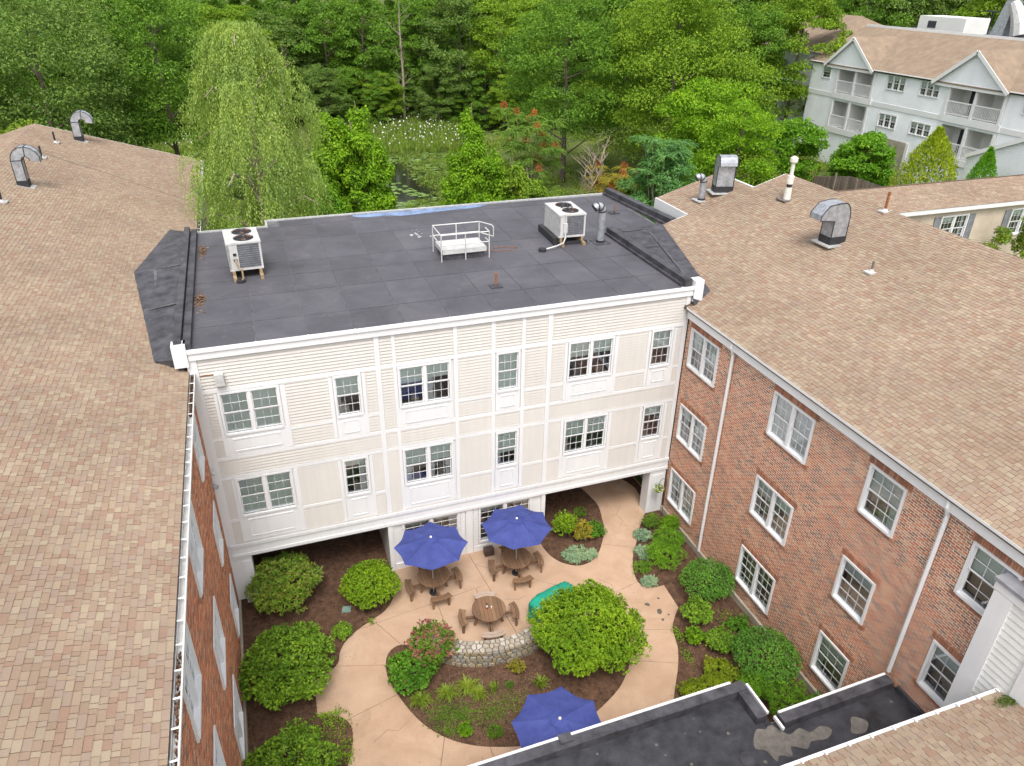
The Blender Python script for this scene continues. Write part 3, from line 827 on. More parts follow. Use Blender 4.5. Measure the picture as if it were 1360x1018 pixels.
# roof deck
def deck(root, pts, th=.12, name='roof'):
    q = MB(); n = len(pts); q.add([(x, y, z) for x, y, z in pts] + [(x, y, z - th) for x, y, z in pts], [tuple(range(n)), tuple(range(2 * n - 1, n - 1, -1))] + [(k, n + k, n + (k + 1) % n, (k + 1) % n) for k in range(n)])
    return q.obj(name, M['shingle_base'], root)
XRr, ZRr = 26.85, rz_(26.85)
rr_ = deck(rb, [(17.52, -20, rz_(17.52)), (XRr, -20, ZRr), (XRr, 6.9, ZRr), (17.52, 6.9, rz_(17.52))])
deck(rb, [(XRr, -20, ZRr), (36.2, -20, ZRr - .5 * (36.2 - XRr)), (36.2, 6.9, ZRr - .5 * (36.2 - XRr)), (XRr, 6.9, ZRr)])
def in_cricketR(P):
    return inpoly(P[:, :2], [(17.4, -.25), (17.74, -.3), (18.68, .19), (20.3, 6.9), (17.4, 6.95)])
shingles(rb, (17.52, 0, rz_(17.52) + .003), (UL, 0, SLP * UL), (0, 1, 0), (XRr - 17.52) / UL, -19, 6.9, near=CAMPOS, nind=300, skip=in_cricketR)
ext = deck(rb, [(21.68, 6.92, rz_(21.68)), (25.0, 6.92, rz_(25.0)), (25.0, 9.9, rz_(25.)), (21.68, 9.9, rz_(21.68))], .1, 'rear_roof')
shingles(rb, (21.68, 0, rz_(21.68) + .003), (UL, 0, SLP * UL), (0, 1, 0), (25.0 - 21.68) / UL, 6.92, 9.9)
bpart(rb, 'rear_fascia', [(21.60, 21.67, 6.9, 9.92, 10.45, 11.0)]); bpart(rb, 'ridge_flashing', [(25.01, 25.12, 6.92, 9.9, 11.85, 12.03)])
b = MB(); b.beam((20.4, 6.93, rz_(20.4) - .12), (XRr, 6.93, ZRr - .12), .05, .22); b.obj('rake_board', M['white'], rb)
for yy in (-3.15, -12.4):
    b = MB(); b.tube([(17.60, yy, 9.62), (17.58, yy, 9.40), (17.70, yy, 9.12), (17.72, yy, (0.1 if yy > -5 else 3.45))], .06, 8); b.obj('downpipe', M['white'], rb)
# projecting white clapboard bay near the low roof
bay = MB(); bay.box(17.44, 18.0, -17.6, -14.30, 3.3, 8.72); bay.obj('bay_wall', M['siding_white'], rb)
bs = [];
for k in range(26):
    z = 3.4 + k * .195
    bs.append((17.405, 17.44, -17.5, -14.75, z, z + .172))
bb = MB()
for (x0, x1, y0, y1, z0, z1) in bs: bb.add([(x1, y0, z0), (x1, y1, z0), (x0, y1, z0), (x0, y0, z0), (x1 - .012, y1, z1 + .014), (x1 - .012, y0, z1 + .014)], [(0, 1, 2, 3), (3, 2, 4, 5)])
bb.obj('bay_siding', M['siding_white'], rb, kind='stuff')
bpart(rb, 'corner_board', [(17.36, 17.443, -14.75, -14.28, 3.3, 8.5), (17.443, 17.8, -14.285, -14.26, 3.3, 8.5)]); bpart(rb, 'trim_board', [(17.36, 17.443, -15.95, -15.5, 3.3, 8.5)])
bpart(rb, 'bay_frieze', [(17.36, 17.80, -17.5, -14.24, 8.52, 8.74)])
bpart(rb, 'bay_cap', [(17.32, 17.82, -17.6, -14.2, 8.745, 8.84)], 'shed_grey')

# ================================================================== LEFT BRICK WING
lb = thing('brick_wing', 'brick wing on the left seen at a steep angle under a long shingled roof', 'building', (-.12, 0, G))
colsL = [(-2.45, -1.2, 1), (-7.38, -5.65, 2), (-11.5, -9.9, 2), (-15.6, -13.9, 2)]
hL = [(a, b, c, d) for (a, b, _) in colsL for (c, d) in rows3]
brick_wall(lb, -.12, 1, -17.5, -.02, .12, 9.36, [(a - .075, b + .075, c - .075, d + .075) for a, b, c, d in hL], (-10, 7.0))
for ci, (a, b, lv) in enumerate(colsL):
    for ri, (c, d) in enumerate(rows3):
        window(lb, -.11, a, c, pi / 2, b - a, d - c, lv, [[.6, .5], [1, .4], [.3, .3]][ri][:lv] if ci != 2 else [.8, .7])
        brick_courses(lb, -.121, 1, a - .18, b + .18, c - .075 - .125, c - .079, True)
        brick_courses(lb, -.121, 1, a - .18, b + .18, d + .079, d + .079 + .2, False)
bpart(lb, 'foundation', [(-.4, -.04, -17.5, -.02, G - .15, .12)], 'concrete_wall')
bpart(lb, 'frieze_board', [(-.4, -.05, -20, -.02, 9.30, 9.56)])
bpart(lb, 'wall_back', [(-.4, -.16, .0, 30.1, G, 9.5), (-18, -.4, 29.9, 30.1, G, 9.6), (-.5, -.41, -20, 0, G, 9.4)], 'siding_tan')
XLr = -8.9; ZLr = lz(XLr)
deck(lb, [(-.10, -21, lz(-.10)), (-.10, 30.3, lz(-.10)), (XLr, 30.3, ZLr), (XLr, -21, ZLr)])
deck(lb, [(XLr, -21, ZLr), (XLr, 30.3, ZLr), (-18, 30.3, ZLr - .3 * (XLr + 18)), (-18, -21, ZLr - .3 * (XLr + 18) )])
def in_cricketL(P):
    return inpoly(P[:, :2], [(.2, -.05), (-.17, -.0), (-1.0, .38), (-2.08, 7.89), (-1.13, 14.15), (.2, 14.2)])
shingles(lb, (-.085, 0, lz(-.085) + .003), (-UL, 0, SLP * UL), (0, 1, 0), (-.085 - XLr) / UL, -17, 30.3, near=CAMPOS, nind=300, skip=in_cricketL)
shingles(lb, (-18, 0, ZLr - .3 * (XLr + 18) + .003), (UL, 0, SLP * UL), (0, 1, 0), (XLr + 18) / UL, 12, 30.3)
for sg in (1, -1):
    b = MB(); b.beam((XLr, 30.33, ZLr - .1), (XLr + sg * 8.9, 30.33, ZLr - .1 - 8.9 * .3), .05, .2); b.obj('rake_board', M['white'], lb)
b = MB()
b.box(-.075, -.06, -18, 30.3, 9.53, 9.66); b.box(-.06, .05, -18, 30.3, 9.53, 9.545); b.box(.05, .062, -18, 30.3, 9.53, 9.70); b.box(.062, .082, -18, 30.3, 9.675, 9.70)
b.obj('gutter', M['white_metal'], lb)
hm = MB(); hm.box(-.075, .06, 0, .035, 0, .014); hme = hm.mesh('gutter_hanger', M['white'])
for k in range(70):
    yy = -15.6 + k * .62
    if yy < 29: put('gutter_hanger', hme, lb, (0 + .12, yy, 9.688 - G))
b = MB()
for k in range(700):
    yy = random.choice((random.uniform(-18, -11.3), random.uniform(-2.5, 1), random.uniform(12, 20))); xx = random.uniform(-.05, .04); rr = random.uniform(.02, .05)
    b.prism([(xx + rr * cos(t) * .5, yy + rr * sin(t)) for t in (0, 1.5, 3.1, 4.6)], 9.56, 9.59 + random.random() * .03)
b.obj('gutter_debris', M['mulch'], lb, kind='stuff')
b = MB(); b.tube([(.0, -14.2, 9.55), (-.02, -14.2, 9.4), (-.06, -14.1, 9.2), (-.05, -14.1, .2)], .045, 8); b.obj('downpipe', M['white_metal'], lb)
# lamp at the corner
b = MB(); b.box(-.10, .02, -.22, -.06, 6.0, 6.14); b.tube([(-.04, -.2, 6.05), (.0, -.3, 5.98)], .05, 8); b.obj('wall_lamp', M['white_metal'], lb)
b = MB(); b.beam((-.10, -.35, 5.62), (.02, -.12, 5.36), .06, .12); b.obj('bracket', M['metal'], lb)
# cable lying across the left roof
cab = MB(); pts = []
for k in range(15):
    t = k / 14; x = -8.88 + t * (8.33); y = 24.5 - t * 4.6 + .12 * sin(k); pts.append((x, y, lz(x) + .025))
cab.tube(pts, .007, 4); co = cab.obj('cable', M['plastic_black'], lb)

# ================================================================== ROOF EQUIPMENT
def gooseneck(x, y, z, h, w, d, reach, rotz, label, base_h=.28, group=None):
    """sheet metal duct rising from the roof and curling over; local +x is where it points"""
    t = thing('roof_exhaust_duct', label, 'exhaust duct', (x, y, z), rotz, group)
    R = reach / 2
    def prof(ang0, ang1, n=10):
        out = []
        for k in range(n + 1):
            a = ang0 + (ang1 - ang0) * k / n; out.append(a)
        return out
    hs_ = h - R - d / 2
    b = MB()
    b.box(-d / 2 - .02, d / 2 + .02, -w / 2 - .02, w / 2 + .02, -.15, base_h); b.obj('tar_collar', M['tar'], t, local=True)
    b = MB(); secs = [(-d / 2, base_h, d / 2, base_h), (-d / 2, hs_, d / 2, hs_)]
    cx = R
    for k in range(1, 9):
        a = pi - pi * 1.06 * k / 8
        secs.append((cx + (R + d / 2) * cos(a), hs_ + (R + d / 2) * sin(a), cx + (R - d / 2) * cos(a), hs_ + max(.02, (R - d / 2)) * sin(a)))
    vs = []
    for (xo, zo, xi, zi) in secs: vs += [(xo, -w / 2, zo), (xi, -w / 2, zi), (xi, w / 2, zi), (xo, w / 2, zo)]
    fs = []
    for k in range(len(secs) - 1):
        q = k * 4
        for s in range(4): fs.append((q + s, q + (s + 1) % 4, q + 4 + (s + 1) % 4, q + 4 + s))
    b.add(vs, fs); b.obj('duct', M['metal'], t, local=True)
    b = MB()
    for yy in (-w / 2, w / 2):
        for side in (0, 2):
            pts = [(s_[side], yy, s_[side + 1]) for s_ in secs]; b.tube(pts, .018, 5)
    for k in (1, 5): 
        s_ = secs[k]; b.tube([(s_[0], -w / 2, s_[1]), (s_[2], -w / 2, s_[3]), (s_[2], w / 2, s_[3]), (s_[0], w / 2, s_[1]), (s_[0], -w / 2, s_[1])], .022, 5)
    b.obj('tarred_seam', M['tar'], t, local=True)
    b = MB(); b.box(-d / 2 - .06, d / 2 + .22, -w / 2 - .06, w / 2 + .06, -.02, .03); o = b.obj('flashing', M['metal_l'], t, local=True)
    return t, o
def tilt(o, sgn, rot=0):     # lay a flashing on the 0.3 slope
    o.rotation_euler = (0, -sgn * math.atan(SLP), 0)
t, o = gooseneck(-7.09, 16.98, lz(-7.09), 1.75, .50, .42, .75, 0, 'nearer curled sheet metal exhaust duct on the left shingled roof'); o.rotation_euler = (0, math.atan(.3), 0)
t, o = gooseneck(-6.39, 28.49, lz(-6.39), 1.65, .50, .42, .75, 0, 'farther curled sheet metal exhaust duct near the ridge of the left roof'); o.rotation_euler = (0, math.atan(.3), 0)

def hood(x, y, z, rotz, w, d, h, over, label, squat):
    """big exhaust box: shaft with a rounded head overhanging towards local -x"""
    t = thing('roof_exhaust_hood', label, 'exhaust hood', (x, y, z), rotz)
    b = MB(); b.box(-d / 2 - .02, d / 2 + .02, -w / 2 - .02, w / 2 + .02, -.3, .32); b.obj('tar_collar', M['tar'], t, local=True)
    zt = h * .60 if squat else h * .72; r = h - zt
    prof = [(d / 2, .32), (d / 2, zt)]
    for k in range(1, 7):
        a = (pi / 2) * k / 6; rr = min(r, d * .5); prof.append((d / 2 - rr + rr * cos(a), h - r + r * sin(a)))
    prof += [(-d / 2 + .1, h), (-d / 2 - over * .55, h - .06), (-d / 2 - over, h - r * .62), (-d / 2 - over - .02, zt + .04), (-d / 2, zt - .02), (-d / 2, .32)]
    n = len(prof); b = MB()
    vs = [(p, -w / 2, q) for p, q in prof] + [(p, w / 2, q) for p, q in prof]
    b.add(vs, [tuple(range(n)), tuple(range(2 * n - 1, n - 1, -1))] + [(k, k + n, (k + 1) % n + n, (k + 1) % n) for k in range(n) if k not in (n - 1, n - 3)])
    b.obj('hood_shell', M['metal'], t, local=True)
    b = MB()
    for yy in (-w / 2, w / 2): b.tube([(p, yy, q) for p, q in prof] + [(prof[0][0], yy, prof[0][1])], .022, 5)
    b.obj('tarred_seam', M['tar'], t, local=True)
    b = MB(); b.box(-d / 2 - .22, d / 2 + .22, -w / 2 - .2, w / 2 + .2, -.02, .03); o = b.obj('flashing', M['metal_l'], t, local=True)
    return t
hood(23.82, -.06, rz_(23.82), 0, .62, .70, 1.65, .66, 'squat grey exhaust hood standing alone on the open slope of the right roof', True)
hood(23.92, 7.73, rz_(23.92), radians(75), .85, .50, 1.75, .18, 'tall upright grey exhaust hood on the rear corner of the right roof', False)

def pipe_elbow(x, y, z, h, r, ang, label, mat='metal', reach=.45):
    t = thing('elbow_vent_pipe', label, 'vent pipe', (x, y, z))
    b = MB(); b.tube([(0, 0, -.1), (0, 0, h - r * 1.6)], r, 14); b.obj('pipe', M[mat], t, local=True, smooth=False)
    dx, dy = cos(ang), sin(ang); R = reach * .5; pts = []
    for k in range(7):
        a = pi - pi * .75 * k / 6; pts.append((dx * (R + R * cos(a)), dy * (R + R * cos(a)), h - r * 1.6 + R * sin(a)))
    b = MB(); b.tube(pts, r * 1.02, 14); b.obj('elbow', M[mat], t, local=True)
    b = MB()
    for k in (0, 2, 4, 6): 
        p = Vector(pts[k]); q = Vector(pts[min(k + 1, 6)]) if k < 6 else p + (p - Vector(pts[5]))
        d = (q - p).normalized() * .025; b.tube([p - d, p + d], r * 1.1, 14)
    b.tube([(0, 0, -.05), (0, 0, .12)], r * 1.15, 14)
    b.obj('tar_band', M['tar'], t, local=True)
    b = MB(); b.box(-r - .18, r + .18, -r - .18, r + .18, -.02, .03); b.obj('flashing', M['membrane_flash' if mat == 'metal' and z < 10.6 else 'metal_l'], t, local=True)
    return t
pipe_elbow(16.61, 5.67, RZ + .01, 1.65, .165, pi, 'tall elbow vent pipe beside the air conditioner at the right of the flat roof')
pipe_elbow(22.84, 7.74, rz_(22.84), 1.15, .155, pi * .95, 'small elbow vent pipe on the rear corner of the right shingled roof')

t = thing('flue_pipe', 'slim white flue pipe with a round cap near the peak of the right roof', 'flue', (25.16, 4.57, rz_(25.16)))
b = MB(); b.tube([(0, 0, -.1), (0, 0, .55)], [.17, .14], 12); b.obj('base_cone', M['pvc'], t, local=True)
b = MB(); b.tube([(0, 0, .5), (0, 0, .72)], .12, 12); b.obj('dark_collar', M['tar'], t, local=True)
b = MB(); b.tube([(0, 0, .70), (0, 0, 1.05)], .15, 12); b.obj('sleeve', M['pvc'], t, local=True)
b = MB(); b.tube([(0, 0, 1.0), (0, 0, 1.62)], .085, 12); b.obj('pipe', M['pvc'], t, local=True)
b = MB(); b.tube([(0, 0, 1.6), (0, 0, 1.66), (0, 0, 1.82), (0, 0, 1.9)], [.12, .17, .17, .05], 12); b.obj('cap', M['pvc'], t, local=True)
b = MB(); b.box(-.35, .3, -.3, .3, -.03, .02); b.obj('flashing', M['mud'], t, local=True)

def stub(x, y, z, h, r, label, mat='rust', flash='white_metal', name='vent_stub'):
    t = thing(name, label, 'vent pipe', (x, y, z))
    b = MB(); b.tube([(0, 0, -.05), (0, 0, h)], r, 8); b.obj('pipe', M[mat], t, local=True)
    b = MB(); b.box(-.22, .22, -.18, .18, -.02, .035); b.tube([(0, 0, .03), (0, 0, .12)], [r * 2.2, r * 1.3], 8); b.obj('flashing', M[flash], t, local=True)
stub(23.28, -2.87, rz_(23.28), .42, .04, 'short vent stub with white flashing low on the right shingled roof', 'mud')
stub(26.70, .47, rz_(26.70), .80, .055, 'thin rusty brown vent pipe on the ridge of the right roof')
stub(-7.30, 26.64, lz(-7.3), .60, .05, 'farther of the two small dark vent stubs near the left ridge', 'tar', 'metal_l')
stub(-7.31, 22.66, lz(-7.3), .60, .05, 'nearer of the two small dark vent stubs near the left ridge', 'tar', 'metal_l')
stub(-7.35, 13.9, lz(-7.35), .5, .05, 'vent stub with pale flashing at the left edge of the left roof', 'tar', 'metal_l')
stub(10.65, 2.09, RZ + .01, .55, .045, 'rusty vent stub near the front edge of the flat roof', 'rust', 'membrane_flash')
stub(19.2, 9.54, RZ + .01, .45, .03, 'thin rusty vent stub in the rear right corner of the flat roof', 'rust', 'membrane_flash')

def fan(parent, x, y, z, r):
    b = MB()
    for rr in np.linspace(r, r * .25, 7):
        b.tube([(x + rr * cos(a), y + rr * sin(a), z + .02 + .03 * (1 - rr / r)) for a in np.linspace(0, 2 * pi, 21)], .007, 4, False)
    for k in range(8):
        a = k * pi / 4; b.beam((x, y, z + .05), (x + r * cos(a), y + r * sin(a), z + .02), .012, .01)
    g = b.obj('fan_guard', M['plastic_black'], parent, local=True)
    b = MB(); b.tube([(x, y, z - .0), (x, y, z + .004)], r, 20)
    b.obj('fan_well', M['dark'], parent, local=True)
    b = MB(); b.tube([(x, y, z + .006), (x, y, z + .03)], r * .25, 12)
    for k in range(3):
        a = k * 2.1 + .4
        b.add([(x + .1 * r * cos(a), y + .1 * r * sin(a), z + .03), (x + r * .9 * cos(a - .3), y + r * .9 * sin(a - .3), z + .012), (x + r * .9 * cos(a + .35), y + r * .9 * sin(a + .35), z + .04)], [(0, 1, 2)])
    b.obj('fan_blades', M['rust'], parent, local=True)

def condenser(x, y, z, rotz, w, d, h, label, fans, grille_front):
    t = thing('air_conditioner', label, 'air conditioner', (x, y, z), rotz)
    s0 = .32
    b = MB()   # cabinet as panels with open grille zones
    b.box(-w / 2, w / 2, -d / 2, d / 2, s0, s0 + .08); b.box(-w / 2 - .02, w / 2 + .02, -d / 2 - .02, d / 2 + .02, s0 + h - .07, s0 + h)
    for sx in (-1, 1):
        for sy in (-1, 1): b.box(*(sorted((sx * w / 2, sx * (w / 2 - .07)))), *(sorted((sy * d / 2, sy * (d / 2 - .07)))), s0 + .08, s0 + h - .07)
    b.box(-w / 2, -w / 2 + .36, -d / 2, -d / 2 + .02, s0 + .08, s0 + h - .07)       # control panel
    b.box(-w / 2, -w / 2 + .02, -d / 2 + .07, d / 2 - .07, s0 + .08, s0 + h - .07)
    b.obj('cabinet', M['white_metal'], t, local=True)
    b = MB(); b.box(-w / 2 + .03, w / 2 - .03, -d / 2 + .05, d / 2 - .03, s0 + .08, s0 + h - .075); b.obj('coil', M['dark'], t, local=True)
    b = MB()
    x0, x1 = -w / 2 + .37, w / 2 - .07
    nb = 22
    for k in range(nb):
        xx = x0 + (x1 - x0) * (k + .5) / nb; b.box(xx - .006, xx + .006, -d / 2 + .005, -d / 2 + .02, s0 + .09, s0 + h - .08)
    for k in range(12):
        zz = s0 + .1 + (h - .2) * k / 11; b.box(x0, x1, -d / 2, -d / 2 + .0045, zz - .005, zz + .005)
    for k in range(26):
        yy = -d / 2 + .08 + (d - .16) * k / 25; b.box(w / 2 - .02, w / 2 - .004, yy - .006, yy + .006, s0 + .09, s0 + h - .08)
    b.obj('grille', M['metal'], t, local=True)
    for (fx, fy, fr) in fans: fan(t, fx, fy, s0 + h + .003, fr)
    b = MB()
    for xx in (-w / 2 + .12, w / 2 - .12): b.box(xx - .06, xx + .06, -d / 2 - .3, d / 2 + .15, .0, .14); b.box(xx - .05, xx + .05, -d / 2 - .02, d / 2 + .02, .14, s0)
    b.obj('sleeper', M['pallet'], t, local=True)
    return t
t = condenser(1.98, 6.55, RZ + .012, radians(3), 1.2, 1.7, 1.08, 'grey air conditioner with two rusty fans at the left end of the flat roof', [(.05, -.38, .36), (.05, .42, .36)], True)
b = MB(); b.tube([(-.35, -.88, .75), (-.35, -1.0, .7), (-.3, -1.05, .5), (-.2, -1.1, .45), (-.2, -1.15, .1), (-.3, -1.2, .02)], .035, 8); b.obj('pipe_loop', M['pallet'], t, local=True)
b = MB(); b.tube([(-.3, -1.2, 0), (-.3, -1.2, .08)], .16, 12); b.obj('roof_boot', M['tar'], t, local=True)
b = MB(); b.box(-.42, -.3, -.875, -.852, .9, 1.0); b.box(-.42, -.3, -.875, -.852, .7, .78); b.obj('label_plate', M['plastic_black'], t, local=True)
t = condenser(15.35, 6.75, RZ + .012, radians(-3), 1.2, 1.9, 1.0, 'white air conditioner beside the tall elbow vent on the right of the flat roof', [(.08, -.42, .36), (.08, .45, .36)], True)
b = MB(); b.box(-.62, .7, -1.0, -.9, 0, .14); b.box(-.8, -.62, -.9, 1.2, 0, .3); b.obj('curb', M['tar'], t, local=True)
b = MB(); b.box(-.40, -.24, -1.06, -.955, .55, .95); b.tube([(-.32, -1.0, .95), (-.32, -1.0, 1.35)], .025, 6); b.obj('disconnect_box', M['white_metal'], t, local=True)
b = MB(); b.tube([(-.32, -1.02, .55), (-.34, -1.1, .35), (-.5, -1.3, .2), (-.9, -1.5, .16), (-1.3, -1.55, .1), (-1.5, -1.52, .06)], .03, 8); b.obj('conduit', M['white_metal'], t, local=True)
b = MB(); b.tube([(-1.5, -1.52, 0), (-1.5, -1.52, .12)], .17, 12); b.obj('roof_boot', M['tar'], t, local=True)
b = MB(); b.tube([(-.2, 0, 1.34), (.1, .2, 1.38), (.3, -.1, 1.38), (0, -.5, 1.38), (.25, .6, 1.38)], .02, 5); b.obj('cable', M['plastic_black'], t, local=True)

# hatch with rail
t = thing('roof_hatch', 'white roof hatch surrounded by a pale pipe guard rail on the flat roof', 'roof hatch', (10.4, 5.95, RZ + .012))
b = MB(); b.box(-.85, .85, -.55, .55, 0, .26); b.obj('curb', M['membrane_flash'], t, local=True)
b = MB(); b.box(-.92, .92, -.62, .62, .26, .44); b.obj('lid', M['white_metal'], t, local=True)
b = MB()
for hh in (.68, 1.1):
    b.tube([(-1.0, -.72, hh), (1.0, -.72, hh)], .024, 6); b.tube([(-1.0, .66, hh), (1.0, .66, hh)], .024, 6)
    b.tube([(-1.0, -.72, hh), (-1.0, .66, hh)], .024, 6); b.tube([(1.0, -.72, hh), (1.0, -.2, hh)], .024, 6)
for (px_, py_) in ((-1, -.72), (0, -.72), (1, -.72), (-1, .66), (0, .66), (1, .66)): b.tube([(px_, py_, 0), (px_, py_, 1.1)], .026, 6)
b.tube([(1.0, .66, 1.1), (1.35, .1, 1.1), (1.35, -.2, 1.1), (1.35, -.2, .7), (1.0, .5, .68)], .024, 6)
b.obj('guard_rail', M['white_metal'], t, local=True)
b = MB(); b.tube([(1.1, .1, .02), (1.6, -.1, .02), (2.2, -.15, .02), (2.5, .1, .02), (2.1, .3, .02), (1.5, .3, .02)], .012, 4)
o = b.obj('rope', M['rust'], None); o.location = (10.4, 5.95, RZ + .012); o['label'] = 'thin rusty rope lying coiled beside the roof hatch'; o['category'] = 'rope'

# ================================================================== LOW FOREGROUND ROOF AND ENTRY BLOCK
lo = thing('low_flat_roof_block', 'low flat black roofed block at the bottom of the courtyard', 'building', (10, -13, G))
b = MB(); b.prism([(-.1, -11.45), (13.55, -11.35), (13.55, -12.5), (17.78, -12.4), (17.78, -19), (-.1, -19)], G, 3.05); b.obj('wall', M['siding_tan'], lo)
b = MB(); b.prism([(-.1, -11.5), (13.5, -11.4), (13.5, -12.55), (17.77, -12.45), (17.77, -19), (-.1, -19)], 3.052, 3.12); b.obj('roof_membrane', M['membrane_dark'], lo)
def par(p, q, w=.30, h=.27):
    b = MB(); b.beam((p[0], p[1], 3.12 + h / 2), (q[0], q[1], 3.12 + h / 2), w, h); return b
par((-.1, -11.52), (13.56, -11.42)).obj('parapet', M['membrane_flash'], lo)
par((13.40, -11.59), (13.40, -12.46)).obj('parapet', M['membrane_flash'], lo)
par((13.86, -12.66), (17.62, -12.58)).obj('parapet', M['membrane_flash'], lo)
for p, q in (((-.1, -11.34, 3.37), (13.2, -11.245, 3.37)), ((13.62, -11.42, 3.37), (13.62, -12.4, 3.37)), ((13.9, -12.485, 3.37), (17.6, -12.405, 3.37)), ((13.72, -12.55, 3.37), (13.72, -12.95, 3.37))):
    b = MB(); b.beam(p, q, .065, .09); b.obj('edge_trim', M['white'], lo)
b = MB(); b.box(17.68, 17.76, -16, -12.8, 3.125, 3.3); b.obj('wall_flashing', M['membrane_flash'], lo)
b = MB(); b.box(13.50, 13.66, -12.60, -12.35, 2.6, 3.14); b.obj('scupper', M['plastic_black'], lo)
mudpoly = catmull([(12.95, -12.78), (13.2, -12.58), (13.42, -12.66), (13.62, -12.56), (13.8, -12.85), (13.95, -13.0), (14.3, -12.92), (14.5, -13.12), (14.9, -13.05), (15.1, -13.25), (14.8, -13.42), (14.35, -13.35), (14.1, -13.5), (13.75, -13.3), (13.6, -13.55), (13.3, -13.42), (13.12, -13.55), (13.05, -13.2), (12.82, -13.05)], 3)
b = MB(); b.prism(mudpoly, 3.123, 3.128); b.obj('dried_silt', M['mud'], lo)
b = MB(); b.prism(catmull([(15.7, -13.3), (15.9, -13.1), (16.2, -13.35), (15.9, -13.6), (15.55, -13.5)], 4), 3.123, 3.128); b.obj('dried_silt', M['mud'], lo)
for (x, y) in ((8.83, -11.85), (11.75, -11.75), (11.71, -12.15), (11.3, -12.07), (12.39, -12.44), (10.41, -12.11), (10.49, -12.45), (9.6, -12.6), (12.84, -13.45), (17.3, -13.06), (12.3, -13.3), (11.0, -12.9)):
    r0 = random.uniform(.02, .05)
    b = MB(); b.prism([(x + r0 * cos(a) * random.uniform(.7, 1.3), y + r0 * sin(a) * random.uniform(.7, 1.3)) for a in np.linspace(0, 2 * pi, 10)[:-1]], 3.123, 3.126 + random.random() * .003); b.obj('dropping_spot', M['mud'] if random.random() < .6 else M['seam'], lo)
b = MB(); b.prism([(12.45 + .22 * cos(a), -13.25 + .22 * sin(a)) for a in np.linspace(0, 2 * pi, 18)[:-1]], 3.123, 3.14); b.obj('drain_cover', M['membrane_flash'], lo)
b = MB(); b.beam((7.95, -11.36, 3.42), (8.3, -11.36, 3.42), .26, .08); b.obj('flashing_patch', M['membrane_flash'], lo)

nr = thing('shingled_lean_to', 'near tan shingled roof with white gutter in the bottom right corner', 'building', (14, -17, G))
EY, EZ = -15.27, 6.15
def nz(y): return EZ + SLP * (EY - y)
deck(nr, [(8.5, EY, EZ), (8.5, -21, nz(-21)), (23, -21, nz(-21)), (23, EY - .0, EZ)])
shingles(nr, (0, EY, EZ + .003), (0, -UL, SLP * UL), (1, 0, 0), 4.5, 9.5, 17.40, near=CAMPOS, nind=300, skip=None)
b = MB(); b.box(8.5, 17.38, EY + .0, EY + .07, EZ - .12, EZ - .03); b.box(8.5, 17.38, EY + .07, EY + .085, EZ - .12, EZ + .02); b.obj('gutter', M['white'], nr)
for k in range(14):
    b = MB(); x = 9.3 + k * .62; b.box(x, x + .04, EY - .03, EY + .07, EZ + .012, EZ + .03); b.obj('gutter_hanger', M['white'], nr)
b = MB(); b.box(8.6, 17.3, EY - .4, EY - .2, 3.13, EZ - .12); b.obj('wall', M['siding_white'], nr)
# moss tuft
Pm = np.stack([RNG.normal(17.25, .16, 500), RNG.normal(EY - .33, .07, 500), np.full(500, 0.)], 1); Pm[:, 2] = EZ + SLP * (EY - Pm[:, 1]) + RNG.uniform(0, .06, 500)
Vv, Ff = leaf_quads(Pm, rdir(500, .2), rdir(500), .05, .03)
o = put('moss', mesh_np('moss', Vv, Ff, M['moss']), kind='stuff', label='clump of green moss growing on the near shingled roof by the white corner', category='moss')

# ================================================================== COURTYARD FLOOR
GZ = G
base = [(-.1, -11.45), (17.8, -11.45), (17.8, 2.6), (-.1, 2.6)]
joints = [((8.8, -.11), (9.03, -2.32)), ((4.43, -2.56), (8.23, -2.05)), ((6.91, -1.93), (6.93, -4.19)), ((4.5, -2.44), (5.02, -3.44)), ((3.14, -4.09), (4.6, -4.53)), ((2.96, -6.24), (4.58, -5.83)),
          ((14.31, -1.28), (15.54, -1.91)), ((13.72, -3.9), (14.65, -3.71)), ((13.77, -5.97), (14.82, -6.3)), ((13.0, -7.2), (14.2, -7.7)), ((5.7, -7.9), (5.1, -9.4)), ((8.0, -8.9), (7.9, -10.2)), ((9.03, -2.32), (9.2, -4.0)), ((12.0, -3.2), (12.9, -3.9))]
polys = [base]
for a_, b_ in joints:
    mx_, my_ = (a_[0] + b_[0]) / 2, (a_[1] + b_[1]) / 2
    d = Vector((b_[0] - a_[0], b_[1] - a_[1])).normalized(); n_ = (-d.y, d.x)
    for k, p in enumerate(polys):
        if inpoly(np.array([[mx_, my_]]), p)[0]:
            A_ = clip_half(p, a_, n_); B_ = clip_half(p, a_, (-n_[0], -n_[1]))
            if len(A_) > 2 and len(B_) > 2: polys[k:k + 1] = [A_, B_]
            break
def shrink(p, g):
    out = p; n = len(p)
    ar = sum(p[i][0] * p[(i + 1) % n][1] - p[(i + 1) % n][0] * p[i][1] for i in range(n)); s = 1 if ar > 0 else -1
    for i in range(n):
        a_, b_ = p[i], p[(i + 1) % n]; L_ = math.hypot(b_[0] - a_[0], b_[1] - a_[1])
        if L_ < 1e-6: continue
        nn = ((b_[1] - a_[1]) / L_ * s, -(b_[0] - a_[0]) / L_ * s)
        out = clip_half(out, (a_[0] - nn[0] * g, a_[1] - nn[1] * g), nn)
        if len(out) < 3: return None
    return out
b = MB(); b.prism(base, G - .2, G - .03); b.obj('patio_base', M['grout'], kind='structure')
pat = put('patio', None, kind='structure')
